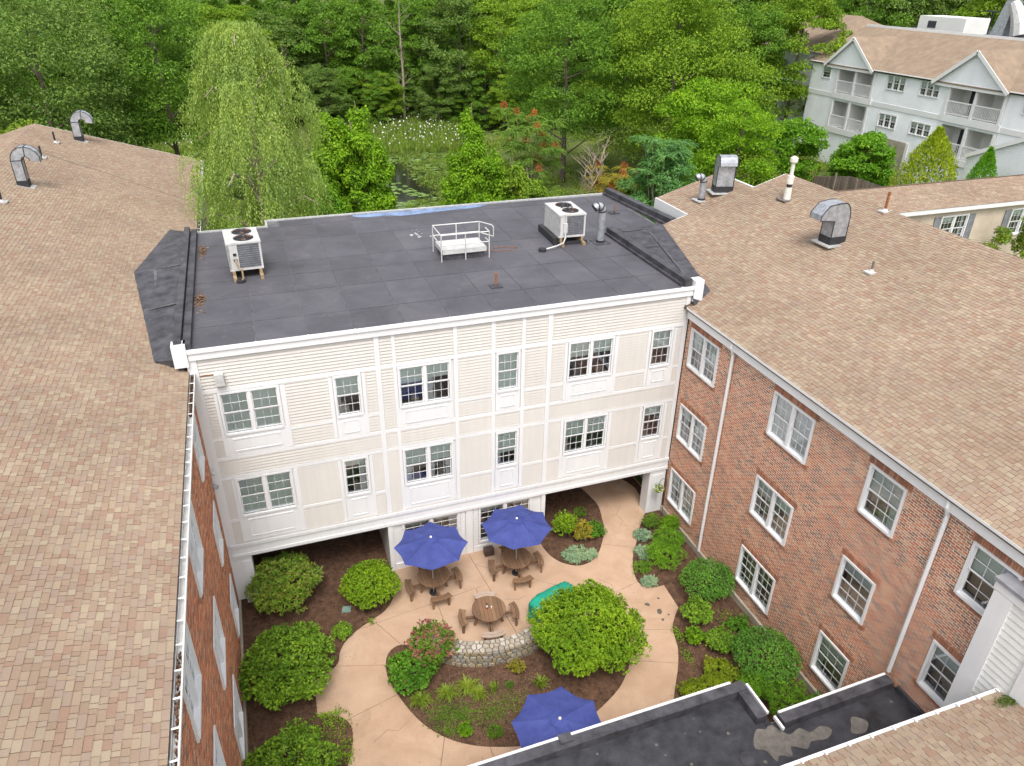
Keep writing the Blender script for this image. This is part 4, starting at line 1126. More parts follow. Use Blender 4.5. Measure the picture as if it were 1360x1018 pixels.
for p in polys:
    q = shrink(p, .008)
    if q:
        ar = sum(q[i][0] * q[(i + 1) % len(q)][1] - q[(i + 1) % len(q)][0] * q[i][1] for i in range(len(q)))
        if ar < 0: q = q[::-1]
        b = MB(); b.prism(q, G - .029, G); b.obj('concrete_slab', M['concrete'], pat)
for pts_ in ([(3.6, -7.3), (4.1, -7.0), (4.4, -7.15), (4.8, -6.9)], [(9.4, -2.9), (9.9, -3.1), (10.2, -3.0)], [(15.4, -.6), (15.8, -.2), (15.7, .3), (16.2, .8)], [(13.2, -3.0), (13.6, -3.5), (13.5, -4.2)]):
    b = MB()
    for q_ in range(len(pts_) - 1): b.beam((*pts_[q_], G + .001), (*pts_[q_ + 1], G + .001), .008, .004)
    b.obj('crack', M['grout'], pat)
for (x, y, r) in ((14.45, -4.9, .10), (14.7, -5.35, .12), (14.62, -5.75, .06), (14.95, -5.6, .05), (15.0, -4.75, .05)):
    b = MB(); b.prism([(x + r * cos(a) * random.uniform(.6, 1.3), y + r * sin(a) * random.uniform(.6, 1.3)) for a in np.linspace(0, 2 * pi, 12)[:-1]], G + .001, G + .004); b.obj('stain', M['grout'], pat)

Vv_, Ff_ = None, None
def smooth_open(pts, k=5): return catmull(pts, k, False)
bedL = smooth_open([(5.62, -.10), (5.52, -.7), (5.43, -1.43), (5.0, -2.02), (4.52, -2.3), (3.9, -2.62), (3.39, -3.02), (3.12, -3.45), (2.98, -3.91), (2.6, -4.2), (2.13, -4.36)]) + \
    smooth_open([(2.07, -5.86), (2.5, -5.93), (2.84, -6.15), (3.03, -6.5), (3.03, -6.9), (2.93, -7.33), (2.73, -7.83), (2.3, -8.6), (1.9, -9.5), (1.7, -11.4)]) + [(-.04, -11.4), (-.04, 2.58), (5.6, 2.58)]
isl = catmull([(4.88, -3.91), (4.62, -4.2), (4.5, -4.7), (4.53, -5.26), (4.78, -6.17), (5.16, -7.07), (5.7, -7.79), (6.34, -8.29), (7.09, -8.64), (8.02, -8.9), (9.0, -8.95), (9.98, -8.76), (10.9, -8.4), (11.85, -7.85), (12.62, -7.03), (13.02, -6.2), (12.85, -5.3), (12.2, -4.75), (11.2, -4.9), (10.3, -5.35), (9.0, -5.55), (7.8, -5.5), (6.7, -5.0), (5.9, -4.3), (5.3, -3.85)], 5)
bed2 = [(12.14, 2.58), (12.14, -.1)] + smooth_open([(11.85, -.3), (11.86, -.75), (11.98, -1.3), (12.28, -1.8), (12.81, -2.13), (13.35, -2.08), (13.85, -1.75), (14.3, -1.2), (14.75, -.5), (14.99, .24), (15.17, .9), (15.19, 1.49), (14.99, 2.58)])
bedR = smooth_open([(17.15, 2.58), (17.38, 1.9), (17.36, 1.2), (17.17, .33), (16.75, -.3), (16.28, -.81), (15.67, -1.66), (15.25, -2.2), (14.93, -2.8), (14.72, -3.35), (14.68, -3.8), (15.0, -4.14), (15.55, -4.2)]) + \
    smooth_open([(15.49, -5.4), (15.1, -5.8), (14.78, -6.2), (14.6, -6.7), (14.47, -7.1), (14.1, -7.75), (13.66, -8.35), (13.1, -9.1), (12.5, -9.9), (12.0, -11.4)]) + [(17.69, -11.4), (17.69, 2.58)]
def ccw(p):
    ar = sum(p[i][0] * p[(i + 1) % len(p)][1] - p[(i + 1) % len(p)][0] * p[i][1] for i in range(len(p)))
    return [(q[0], q[1]) for q in (p if ar > 0 else p[::-1])]
beds = []
chip = []
for nm, p in (('left', bedL), ('island', isl), ('mid', bed2), ('right', bedR)):
    p = ccw(p); beds.append(p)
    b = MB(); b.prism(p, G + .001, G + .022); b.obj('flower_bed_soil', M['mulch_base'], kind='structure')
def chips(poly, dens, mat, name, zz=.022, sz=(.02, .06), filt=None):
    P = np.array(poly); x0, y0 = P.min(0); x1, y1 = P.max(0); n = int((x1 - x0) * (y1 - y0) * dens)
    Q = np.stack([RNG.uniform(x0, x1, n), RNG.uniform(y0, y1, n)], 1); Q = Q[inpoly(Q, poly)]
    if filt is not None: Q = Q[filt(Q)]
    n = len(Q)
    P3 = np.concatenate([Q, np.full((n, 1), G + zz) + RNG.uniform(0, .02, (n, 1))], 1)
    A = rdir(n); A[:, 2] *= .35; N = rdir(n, .1); N[:, 2] += 1.
    Lh = RNG.uniform(*sz, n)
    Vv, Ff = leaf_quads(P3, A, N, Lh, Lh * RNG.uniform(.25, .6, n), .1)
    return Vv, Ff
for p, dry in zip(beds, (0, 1, 0, 0)):
    Vv, Ff = chips(p, 650, None, '')
    put('bark_mulch', mesh_np('bark_mulch', Vv, Ff, M['mulch']), kind='stuff', label='brown bark mulch covering the %s' % ('left planting bed', 'central island bed', 'small bed right of the tables', 'long bed along the right brick wall')[len([o for o in bpy.data.objects if o.name.startswith('bark_mulch')])], category='mulch')
def isl_f(Q): return (np.hypot((Q[:, 0] - 7.2) / 2.4, (Q[:, 1] + 7.3) / 1.5) + RNG.normal(0, .25, len(Q))) < 1.
Vv, Ff = chips(beds[1], 700, None, '', .03, (.02, .07), isl_f)
put('dry_leaf_litter', mesh_np('dry_leaf_litter', Vv, Ff, M['soil_dry']), kind='stuff', label='pale dry litter scattered over the front of the island bed', category='leaf litter')

rngp = [q_ for q_ in beds]
PL = np.stack([RNG.uniform(1.8, 17.2, 1500), RNG.uniform(-10.8, 1.5, 1500)], 1)
dmin = np.full(len(PL), 9.)
for q_ in beds:
    B_ = np.array(q_); dmin = np.minimum(dmin, np.sqrt(((PL[:, None, :] - B_[None]) ** 2).sum(-1)).min(1))
keep = (RNG.uniform(0, 1, len(PL)) < np.exp(-dmin * 3.5) + .04)
PL = PL[keep]; n_ = len(PL); P3_ = np.concatenate([PL, np.full((n_, 1), G + .006)], 1)
A_ = rdir(n_); A_[:, 2] *= .1; N_ = rdir(n_) * .2 + np.array([0, 0, 1.])
Vv, Ff = leaf_quads(P3_, A_, N_, RNG.uniform(.02, .06, n_), RNG.uniform(.012, .03, n_), .05)
put('fallen_leaves', mesh_np('fallen_leaves', Vv, Ff, M['mulch']), kind='stuff', label='small fallen leaves and bark crumbs spilled on the tan concrete paths', category='leaf litter')
# ================================================================== STONE SEAT WALL
sw = thing('stone_wall', 'curved low fieldstone wall between the patio and the island bed', 'stone wall', (8.1, -5.5, G))
CXc, CYc, RO, RI, HW = 8.58, -1.92, 3.86, 3.36, .74
A0, A1 = radians(-127), radians(-62)
def arcpt(s, r): a = A0 + s / RO; return (CXc + r * cos(a), CYc + r * sin(a))
SL = (A1 - A0) * RO
b = MB(); n = 40
for k in range(n):
    s0, s1 = SL * k / n, SL * (k + 1) / n
    p = [arcpt(s0, RO - .03), arcpt(s1, RO - .03), arcpt(s1, RI + .03), arcpt(s0, RI + .03)]
    b.add([(x, y, G) for x, y in p] + [(x, y, G + HW - .03) for x, y in p], [(4, 5, 6, 7), (0, 1, 5, 4), (2, 3, 7, 6)] + ([(3, 0, 4, 7)] if k == 0 else []) + ([(1, 2, 6, 5)] if k == n - 1 else []))
b.obj('mortar_core', M['grout'], sw)
def voronoi(w, h, cell, asp=1.):
    pts = []; r = 0
    ny_ = max(1, int(round(h / cell))); nx_ = int(w / (cell * asp))
    for j in range(ny_):
        for i in range(nx_): pts.append(((i + .5 + (.5 if j % 2 else 0) + random.uniform(-.33, .33)) * w / nx_, (j + .5 + random.uniform(-.28, .28)) * h / ny_))
    out = []
    for i, p in enumerate(pts):
        poly = [(0, 0), (w, 0), (w, h), (0, h)]
        for j, q in enumerate(pts):
            if i == j or abs(p[0] - q[0]) > cell * 3.5: continue
            mp = ((p[0] + q[0]) / 2, (p[1] + q[1]) / 2); poly = clip_half(poly, mp, (q[0] - p[0], q[1] - p[1]))
            if len(poly) < 3: break
        if len(poly) >= 3:
            s = shrink(ccw(poly), .012)
            if s and len(s) >= 3: out.append(s)
    return out
def stone(poly, fmap, d, mat):
    cx = sum(p[0] for p in poly) / len(poly); cy = sum(p[1] for p in poly) / len(poly)
    n = len(poly); b = MB(); vs = []
    for (k, dd) in ((1., -.03), (.97, d * .5), (.78, d), ):
        for (x, y) in poly: vs.append(fmap(cx + (x - cx) * k, cy + (y - cy) * k, dd))
    fs = [(k, (k + 1) % n, n + (k + 1) % n, n + k) for k in range(n)] + [(n + k, n + (k + 1) % n, 2 * n + (k + 1) % n, 2 * n + k) for k in range(n)] + [tuple(2 * n + k for k in range(n))]
    b.add(vs, fs); return b.obj('stone', M[mat], sw)
def face(s, t, d): x, y = arcpt(s, RO - .03 + d); return (x, y, G + t)
def cap(s, t, d): x, y = arcpt(s, RI - .02 + t); return (x, y, G + HW - .03 + d)
def inner(s, t, d): x, y = arcpt(s, RI + .03 - d); return (x, y, G + t)
for p in voronoi(SL, HW - .05, .17, 1.25): stone(p, face, random.uniform(.03, .06), 'stone')
for p in voronoi(SL, RO - RI + .03, .175, 1.15): stone(p, cap, random.uniform(.025, .04), 'stone_cap')
for p in voronoi(SL, HW - .05, .25, 1.4): stone(p[::-1], inner, random.uniform(.03, .05), 'stone')
for p in voronoi(.45, HW - .05, .2, 1.1):
    stone(p, lambda s, t, d: tuple(Vector((*arcpt(SL, RI + .03 + s), G + t)) + Vector((-sin(A1), cos(A1), 0)) * d), .03, 'stone')

# ================================================================== FURNITURE
def picnic(x, y, rot, label, extra):
    t = thing('picnic_table', label, 'picnic table', (x, y, G), rot, 'round wooden picnic tables on the patio')
    H = .74; R = .62; nb = 9
    for k in range(nb):
        x0 = -R + 2 * R * k / nb + .004; x1 = -R + 2 * R * (k + 1) / nb - .004
        pts = []
        for q in range(7): xx = x0 + (x1 - x0) * q / 6; pts.append((xx, math.sqrt(max(.002, R * R - xx * xx))))
        poly = [(a, -b_) for a, b_ in pts] + [(a, b_) for a, b_ in reversed(pts)]
        m_ = MB(); m_.prism(poly, H - .04, H + random.uniform(-.002, .003), True); m_.obj('tabletop_board', M['wood'], t, local=True)
    m_ = MB(); m_.beam((-.5, 0, H - .08), (.5, 0, H - .08), .09, .07); m_.beam((0, -.5, H - .085), (0, .5, H - .085), .088, .06); m_.obj('top_batten', M['wood'], t, local=True)
    for k in range(4):
        a = k * pi / 2
        d = Vector((cos(a), sin(a), 0)); s = Vector((-sin(a), cos(a), 0))
        m_ = MB(); m_.beam(d * .12 + Vector((0, 0, .40)), d * 1.0 + Vector((0, 0, .40)), .08, .09); m_.obj('seat_arm', M['wood'], t, local=True)
        m_ = MB(); m_.beam(d * .30 + Vector((0, 0, H - .05)), d * .52 + Vector((0, 0, 0)), .08, .08); m_.obj('leg', M['wood'], t, local=True)
        for j in range(2):
            r0 = .86 + j * .135; r1 = r0 + .12; poly = []
            for q in range(9): aa = a - .40 + .80 * q / 8; poly.append((r1 * cos(aa), r1 * sin(aa)))
            for q in range(9): aa = a + .40 - .80 * q / 8; poly.append((r0 * cos(aa), r0 * sin(aa)))
            m_ = MB(); m_.prism(poly, .445, .48, True)
            m_.obj('bench_board', M['wood_grey' if (extra and k in (1, 3)) else 'wood'], t, local=True)
        for sg in (-1, 1):
            aa = a + sg * .30; m_ = MB(); m_.beam((1.0 * cos(aa), 1.0 * sin(aa), .445), (1.02 * cos(aa), 1.02 * sin(aa), 0), .07, .08); m_.obj('bench_leg', M['wood'], t, local=True)
        m_ = MB(); m_.beam((.98 * cos(a - .34), .98 * sin(a - .34), .42), (.98 * cos(a + .34), .98 * sin(a + .34), .42), .05, .05); m_.obj('bench_rail', M['wood'], t, local=True)
    return t
picnic(6.98, -1.56, radians(2), 'round wooden picnic table under the left blue umbrella', False)
picnic(10.30, -1.64, radians(-4), 'round wooden picnic table under the right blue umbrella beside the wall', False)
picnic(8.46, -3.85, radians(-8), 'open round wooden picnic table with no umbrella beside the stone wall', True)
t = thing('candle_holder', 'small red and white holder on the uncovered picnic table', 'ornament', (8.40, -3.80, G + .743))
b = MB(); b.tube([(0, 0, 0), (0, 0, .05)], .06, 10); b.obj('base', M['red'], t, local=True)
b = MB(); b.tube([(0, 0, .05), (0, 0, .16)], [.045, .035], 10); b.obj('cup', M['petal'], t, local=True)
b = MB(); b.tube([(0, 0, .16), (0, 0, .19)], .035, 10); b.obj('rim', M['tar'], t, local=True)
b = MB(); b.tube([(0, 0, 0), (0, 0, .08), (0, 0, .1)], [.03, .03, .015], 8); o = b.obj('salt_shaker', M['petal']); o.location = (8.55, -3.86, G + .744); o['label'] = 'tiny pale shaker right of the red and white holder'; o['category'] = 'shaker'

def umbrella(x, y, rot, label, base_z=G, ztip=2.20, zap=2.56, R=1.37, lean=(0, 0)):
    t = thing('patio_umbrella', label, 'umbrella', (x, y, base_z), 0, 'blue patio umbrellas')
    t.rotation_euler = (lean[0], lean[1], 0); r0_ = radians(rot)
    H0, H1 = ztip - base_z, zap - base_z
    rib = pi / 4
    for s in range(8):
        na, nr_ = 6, 7; vs = []; fs = []
        for i in range(nr_ + 1):
            r = .05 + .95 * i / nr_
            for j in range(na + 1):
                u = j / na; a = r0_ + s * rib + u * rib
                sc = 1 - .085 * (4 * u * (1 - u)) * r
                chord = cos(rib / 2) / cos((u - .5) * rib)
                rr = R * r * (chord * .55 + .45 * 1) * sc
                z = H1 + (H0 - H1) * (r ** 1.08) - .07 * 4 * u * (1 - u) * r * (1.2 - r * .5) + .016 * sin(9 * r + s * 2.1 + 5 * u) * 4 * u * (1 - u)
                vs.append((rr * cos(a), rr * sin(a), z))
        for i in range(nr_):
            for j in range(na):
                q = i * (na + 1) + j; fs.append((q, q + 1, q + na + 2, q + na + 1))
        m_ = MB(); m_.add(vs, fs); m_.obj('canopy_panel', M['umbrella'], t, local=True, smooth=True)
    for s in range(8):
        a = r0_ + s * rib; m_ = MB(); m_.beam((0, 0, H1 - .13), (R * .96 * cos(a), R * .96 * sin(a), H0 - .055), .014, .016); m_.beam((.03 * cos(a), .03 * sin(a), H1 - .75), (R * .5 * cos(a), R * .5 * sin(a), H1 - .34), .012, .015); m_.obj('rib', M['metal'], t, local=True)
    m_ = MB(); m_.tube([(0, 0, 0), (0, 0, H1 - .01)], .021, 10); m_.obj('pole', M['metal_l'], t, local=True)
    m_ = MB(); m_.tube([(0, 0, H1 - .02), (0, 0, H1 + .03), (0, 0, H1 + .06)], [.045, .045, .02], 10); m_.obj('finial', M['white'], t, local=True)
    m_ = MB()
    for k in range(24):
        a0, a1 = 2 * pi * k / 24, 2 * pi * (k + 1) / 24
        m_.add([(.06 * cos(a0), .06 * sin(a0), H1 + .015), (.06 * cos(a1), .06 * sin(a1), H1 + .015), (.27 * cos(a1), .27 * sin(a1), H1 - .045), (.27 * cos(a0), .27 * sin(a0), H1 - .045)], [(0, 1, 2, 3)])
    m_.obj('vent_cap', M['umbrella'], t, local=True, smooth=True)
    m_ = MB(); m_.tube([(0, 0, 0), (0, 0, .06), (0, 0, .09)], [.17, .17, .04], 16); m_.obj('base', M['plastic_black'], t, local=True)
umbrella(6.92, -1.74, -12, 'open blue patio umbrella over the left picnic table', lean=(radians(-1.5), 0))
umbrella(10.28, -1.74, 20, 'open blue patio umbrella over the right picnic table against the wall', lean=(radians(-1.5), 0))
umbrella(8.50, -10.2, 20, 'open blue patio umbrella at the bottom beside the low black roof')

# covered grill
t = thing('covered_grill', 'barbecue grill under a shiny green fabric cover beside the rounded tree', 'grill', (10.85, -4.15, G), radians(17))
nu, nv = 40, 22; vs = []; fs = []
for j in range(nv + 1):
    v = j / nv
    for i in range(nu):
        a = 2 * pi * i / nu
        if v < .62: k = v / .62; rad = 1.0 + .04 * (1 - k); z = .32 + .52 * k
        else: k = (v - .62) / .38; rad = cos(k * pi / 2) ** .8; z = .84 + .26 * sin(k * pi / 2)
        c, s = cos(a), sin(a); e_ = .5
        x_ = abs(c) ** e_ * (1 if c > 0 else -1) * .98 * rad; y_ = abs(s) ** e_ * (1 if s > 0 else -1) * .36 * rad
        wr = 1 + .035 * sin(a * 9 + 3 * v) * (1 - v) + .03 * sin(a * 17 + 1.3)
        z -= .10 * max(0, x_ - .45) if v > .5 else 0
        z += .05 * sin(a * 7) * (v < .05) + .02 * sin(x_ * 11) * (v > .5)
        vs.append((x_ * wr, y_ * wr, z))
for j in range(nv):
    for i in range(nu): q = j * nu; fs.append((q + i, q + (i + 1) % nu, q + nu + (i + 1) % nu, q + nu + i))
b = MB(); b.add(vs, fs); b.obj('cover', M['green_tarp'], t, local=True, smooth=True)
b = MB()
for sx in (-.8, .8):
    for sy in (-.25, .25): b.beam((sx, sy, .08), (sx, sy, .5), .04, .04)
b.beam((-.8, -.25, .18), (.8, -.25, .18), .04, .04); b.beam((-.8, .25, .18), (.8, .25, .18), .04, .04); b.obj('cart_frame', M['plastic_black'], t, local=True)
for sx in (-.8, .8):
    for sy in (-.25, .25): b = MB(); b.tube([(sx, sy - .025, .07), (sx, sy + .025, .07)], .07, 12); b.obj('wheel', M['plastic_black'], t, local=True)

b = MB(); b.box(9.38, 9.78, -.5, -.2, G, G + .34); o = b.obj('storage_box', M['brown_pot']); 
o['label'] = 'small dark brown box against the white wall behind the right umbrella'; o['category'] = 'box'
bv = o.modifiers.new('bevel', 'BEVEL'); bv.width = .04; bv.segments = 3
b = MB(); b.prism([(3.43, -1.68), (3.74, -1.74), (3.82, -1.46), (3.51, -1.40)], G + .01, G + .06); o = b.obj('utility_lid', M['teal'])
o['label'] = 'square teal irrigation box lid in the mulch of the left bed'; o['category'] = 'utility box'
t = thing('bed_spotlight', 'small black spotlight in the mulch at the edge of the covered passage', 'garden light', (14.62, 2.3, G))
b = MB(); b.tube([(0, 0, 0), (0, 0, .15)], .02, 6); b.obj('stake', M['plastic_black'], t, local=True)
b = MB(); b.tube([(-.08, 0, .16), (.1, 0, .24)], [.05, .09], 10); b.obj('lamp_head', M['plastic_black'], t, local=True)
t = thing('shepherd_hook', 'thin black shepherd hook planted beside the white pier', 'garden hook', (17.55, -.45, G))
b = MB(); b.tube([(0, 0, 0), (0, 0, 1.9), (-.05, -.0, 2.05), (-.18, -.02, 2.12), (-.32, -.04, 2.05), (-.36, -.05, 1.93)], .012, 6); b.obj('rod', M['plastic_black'], t, local=True)
t = thing('hanging_basket', 'hanging flower basket with pale yellow blooms on the black hook', 'hanging basket', (17.19, -.50, G + 1.45))
b = MB(); b.tube([(0, 0, 0), (0, 0, .06), (0, 0, .16)], [.05, .13, .17], 12); b.obj('basket', M['brown_pot'], t, local=True)
b = MB()
for k in range(3): a = k * 2.1; b.tube([(.15 * cos(a), .15 * sin(a), .16), (0, 0, .46)], .004, 4)
b.obj('hanger_wire', M['plastic_black'], t, local=True)
Vv, Ff = clump_leaves(np.array([[0, 0, .2]]), np.array([.2]), 260, .07, .04); put('foliage', mesh_np('foliage', Vv, Ff, M['lf_gold']), t)
Vv, Ff = clump_leaves(np.array([[0, 0, .24]]), np.array([.2]), 60, .06, .06); put('blossom', mesh_np('blossom', Vv, Ff, M['petal']), t)

# ================================================================== COURTYARD PLANTS
def shrub_mesh(r, h, tips, per, L, Wd, lump=.12, inner=.25, zlo=-.25, up=.2, boxy=False):
    """foliage built from leaf rosettes at twig tips around a lumpy dome, local origin on the ground"""
    d = rdir(tips, zlo)
    ph = RNG.uniform(0, 6.28, 6)
    def rad(D):
        return 1 + lump * (np.sin(D[:, 0] * 4.1 + ph[0]) * np.cos(D[:, 1] * 4.7 + ph[1]) + .7 * np.sin(D[:, 2] * 5.3 + ph[2] + D[:, 0] * 3.) + .5 * np.sin(D[:, 1] * 9 + ph[3]) * np.sin(D[:, 0] * 8 + ph[4]))
    hz = h * .55
    S = np.array([r, r, h - hz])
    P = d * S * (rad(d) * RNG.uniform(.84, 1.08, tips))[:, None]; P[:, 2] = np.where(P[:, 2] < 0, P[:, 2] * hz / (h - hz) , P[:, 2]) + hz
    c = np.array([0, 0, hz * .7]); out = nrm(P - c)
    ni = int(tips * inner)
    if ni:
        di = rdir(ni, zlo); Pi = di * S * RNG.uniform(.55, .88, (ni, 1)); Pi[:, 2] += hz; P = np.concatenate([P, Pi]); out = np.concatenate([out, di])
    Pr = np.repeat(P, per, 0); Or = np.repeat(out, per, 0); n = len(Pr)
    A = nrm(Or * .35 + rdir(n) * .95 + np.array([0, 0, up])); N = nrm(Or * .8 + rdir(n) * .3 + np.array([0, 0, .7]))
    s = RNG.uniform(.7, 1.2, n)
    Vv, Ff = leaf_quads(Pr, A, N, L * s, Wd * s, .12)
    Vv[:, 2] = np.maximum(Vv[:, 2], .01)
    return Vv, Ff
def stems(r, h, n=7, mat='bark', name='stem'):
    b = MB()
    for k in range(n):
        a = 2 * pi * k / n + random.uniform(-.3, .3); q = random.uniform(.3, .75) * r
        b.tube([(.06 * cos(a), .06 * sin(a), 0), (q * .45 * cos(a), q * .45 * sin(a), h * .3), (q * cos(a), q * sin(a), h * .7)], [.03, .022, .008], 5)
    return b
def shrub(x, y, r, h, mat, label, cat='shrub', tips=900, per=5, L=.11, Wd=.045, name='shrub', group=None, extra=None, **kw):
    t = thing(name, label, cat, (x, y, G + .015), random.uniform(0, 6), group)
    Vv, Ff = shrub_mesh(r, h, tips, per, L, Wd, **kw)
    put('foliage', mesh_np('foliage', Vv, Ff, M[mat]), t)
    stems(r, h).obj('stem', M['bark'], t, local=True)
    if extra:
        m2, tips2, per2, L2, W2, zlo2 = extra
        Vv, Ff = shrub_mesh(r * 1.02, h * 1.03, tips2, per2, L2, W2, zlo=zlo2, inner=0); put('blossom', mesh_np('blossom', Vv, Ff, M[m2]), t)
    return t
shrub(1.62, -.45, 1.14, 1.70, 'lf_rhodo_d', 'rhododendron with narrow drooping leaves against the left corner of the white building', tips=900, per=7, L=.15, Wd=.048, name='rhododendron', lump=.12)
shrub(4.58, -1.35, .98, 1.45, 'lf_bright', 'tightly rounded bright green shrub by the left blue umbrella', tips=1300, per=5, L=.085, Wd=.05, lump=.06, inner=.4)
shrub(1.38, -4.30, 1.36, 1.80, 'lf_rhodo', 'largest rounded rhododendron on the left beside the path', tips=1100, per=7, L=.145, Wd=.058, name='rhododendron', lump=.10, inner=.4)
shrub(1.12, -8.05, 1.20, 1.5, 'lf_rhodo', 'broad green rhododendron in the bottom left bed', tips=900, per=7, L=.14, Wd=.056, name='rhododendron', lump=.14)
shrub(3.30, -2.78, .30, .45, 'lf_rhodo', 'small round green shrub alone in the mulch near the path', tips=160, per=5, L=.09, Wd=.045)
# rounded tree beside the grill
shrub(11.22, -6.38, 1.66, 2.35, 'lf_bright', 'large rounded yellow green tree covering the right end of the stone wall', 'small tree', tips=2300, per=8, L=.105, Wd=.06, name='rounded_tree', lump=.12, inner=.5, up=-.1)
shrub(5.25, -5.50, .75, 1.0, 'lf_hydr', 'leafy green hydrangea at the left end of the stone wall', tips=330, per=6, L=.13, Wd=.085, name='hydrangea')
b = MB(); b.tube([(4.95, -5.95, G + .62), (4.95, -5.95, G + .70)], [.07, .05], 8); o = b.obj('pink_flower', M['lf_pink']); o['label'] = 'single pink bloom low on the green hydrangea'; o['category'] = 'flower'
shrub(6.05, -4.95, .74, 1.5, 'lf_weed', 'shrub with dusty pink flower heads beside the stone wall', tips=300, per=6, L=.11, Wd=.06, name='flowering_shrub', extra=('lf_pink', 190, 9, .075, .06, .05))
# mid bed
shrub(12.95, -.35, .46, 1.15, 'lf_bright', 'upright airy yellow green shrub in the small bed right of the umbrellas', tips=220, per=6, L=.09, Wd=.05, lump=.3, inner=.5)
shrub(13.55, -.75, .42, .85, 'lf_yellow', 'small shrub with yellowing leaves in the small bed right of the umbrellas', tips=150, per=6, L=.09, Wd=.05, lump=.25)
shrub(14.15, -.65, .42, .55, 'lf_hydr', 'low dark green shrub touching the path in the small bed', tips=240, per=5, L=.08, Wd=.05)
shrub(14.15, .75, .25, .3, 'lf_weed', 'sparse small plant in the mulch by the covered passage', 'plant', tips=50, per=5, L=.1, Wd=.04)
def rosettes(x, y, rx, ry, n, mat, label, name, cat, L=.16, Wd=.05, per=14, h=.16, group=None, spread=.8):
    t = thing(name, label, cat, (x, y, G + .02), 0, group)
    a = RNG.uniform(0, 2 * pi, n); q = np.sqrt(RNG.uniform(0, 1, n)); C = np.stack([rx * q * np.cos(a), ry * q * np.sin(a), RNG.uniform(.2, 1, n) * h * (1 - q * q * .6)], 1)
    P = np.repeat(C, per, 0); m_ = len(P); aa = RNG.uniform(0, 2 * pi, m_)
    A = np.stack([np.cos(aa) * spread, np.sin(aa) * spread, RNG.uniform(.2, .9, m_)], 1)
    N = np.tile([0, 0, 1.], (m_, 1)) + rdir(m_) * .3
    s = RNG.uniform(.7, 1.2, m_)
    Vv, Ff = leaf_quads(P, A, N, L * s, Wd * s, .2); Vv[:, 2] = np.maximum(Vv[:, 2], .0)
    put('foliage', mesh_np('foliage', Vv, Ff, M[mat]), t)
    stems(rx * .7, h * .8, 5).obj('stem', M['lf_weed'], t, local=True)
    return t
rosettes(13.08, -1.62, .70, .48, 95, 'lf_silver', 'wide patch of silvery lambs ear at the tip of the small bed', 'lambs_ear', 'plant')
rosettes(16.10, -1.45, .34, .38, 40, 'lf_silver', 'silvery lambs ear plant beside the path, nearest the covered passage', 'lambs_ear', 'plant')
rosettes(15.60, -2.35, .34, .36, 40, 'lf_silver', 'silvery lambs ear plant beside the path, middle of the right bed edge', 'lambs_ear', 'plant')
rosettes(15.08, -3.15, .36, .34, 40, 'lf_weed', 'green leafy perennial between the silvery plants at the path edge', 'perennial', 'plant', L=.14)
rosettes(15.05, -3.92, .30, .22, 34, 'lf_silver', 'silvery lambs ear plant at the inner corner of the right path edge', 'lambs_ear', 'plant')
shrub(16.75, -.95, .30, .55, 'lf_weed', 'grassy green plant at the foot of the white pier', 'plant', tips=90, per=7, L=.16, Wd=.03)
shrub(17.45, -1.35, .34, .6, 'lf_vine', 'small bright green fern shrub in the corner below the first brick window', tips=150, per=6, L=.11, Wd=.04)
shrub(16.75, -2.35, .62, .75, 'lf_juniper', 'low feathery juniper nearest the white pier in the right bed', 'juniper', tips=520, per=7, L=.09, Wd=.022, name='juniper', lump=.2)
shrub(16.15, -3.05, .66, .72, 'lf_juniper', 'low feathery juniper between the path and the dark round holly', 'juniper', tips=560, per=7, L=.09, Wd=.022, name='juniper', lump=.2)
shrub(16.82, -5.15, .95, 1.35, 'lf_holly', 'clipped round dark green holly beside the first downpipe', 'holly', tips=1500, per=5, L=.06, Wd=.035, name='holly', lump=.05, inner=.4)
shrub(15.72, -6.25, .50, .85, 'lf_rhodo', 'mid green mound of leaves at the corner of the path', tips=380, per=6, L=.09, Wd=.045, lump=.18)
shrub(15.15, -7.05, .28, .5, 'lf_vine', 'small bright leafy plant at the path edge below the corner', 'plant', tips=110, per=6, L=.13, Wd=.055, lump=.3)
shrub(15.85, -7.60, .46, .75, 'lf_rhodo', 'rounded green shrub just left of the second dark holly', tips=420, per=6, L=.08, Wd=.04)
shrub(16.95, -7.15, .34, .5, 'lf_hydr', 'loose green shrub at the foundation above the second dark holly', tips=140, per=6, L=.1, Wd=.045, lump=.3)
shrub(16.72, -8.85, 1.05, 1.35, 'lf_holly', 'clipped round dark green holly nearest the low black roof', 'holly', tips=1700, per=5, L=.06, Wd=.035, name='holly', lump=.05, inner=.4)
shrub(15.05, -8.70, .52, .55, 'lf_gold', 'upper of the two golden yellow low shrubs by the path', tips=380, per=6, L=.08, Wd=.045, lump=.2)
shrub(13.95, -9.2, .52, .5, 'lf_gold', 'lower golden yellow low shrub beside the black parapet', tips=380, per=6, L=.08, Wd=.045, lump=.25)
shrub(15.95, -9.55, .52, .7, 'lf_juniper', 'bright feathery juniper below the second dark holly', 'juniper', tips=480, per=7, L=.09, Wd=.022, name='juniper', lump=.22)
shrub(16.45, -10.45, .72, .85, 'lf_juniper', 'bright feathery juniper in the notch of the black parapet', 'juniper', tips=620, per=7, L=.09, Wd=.022, name='juniper', lump=.22)
shrub(17.30, -11.0, .46, .7, 'lf_juniper', 'small juniper against the brick wall under the last low window', 'juniper', tips=300, per=7, L=.09, Wd=.022, name='juniper', lump=.2)
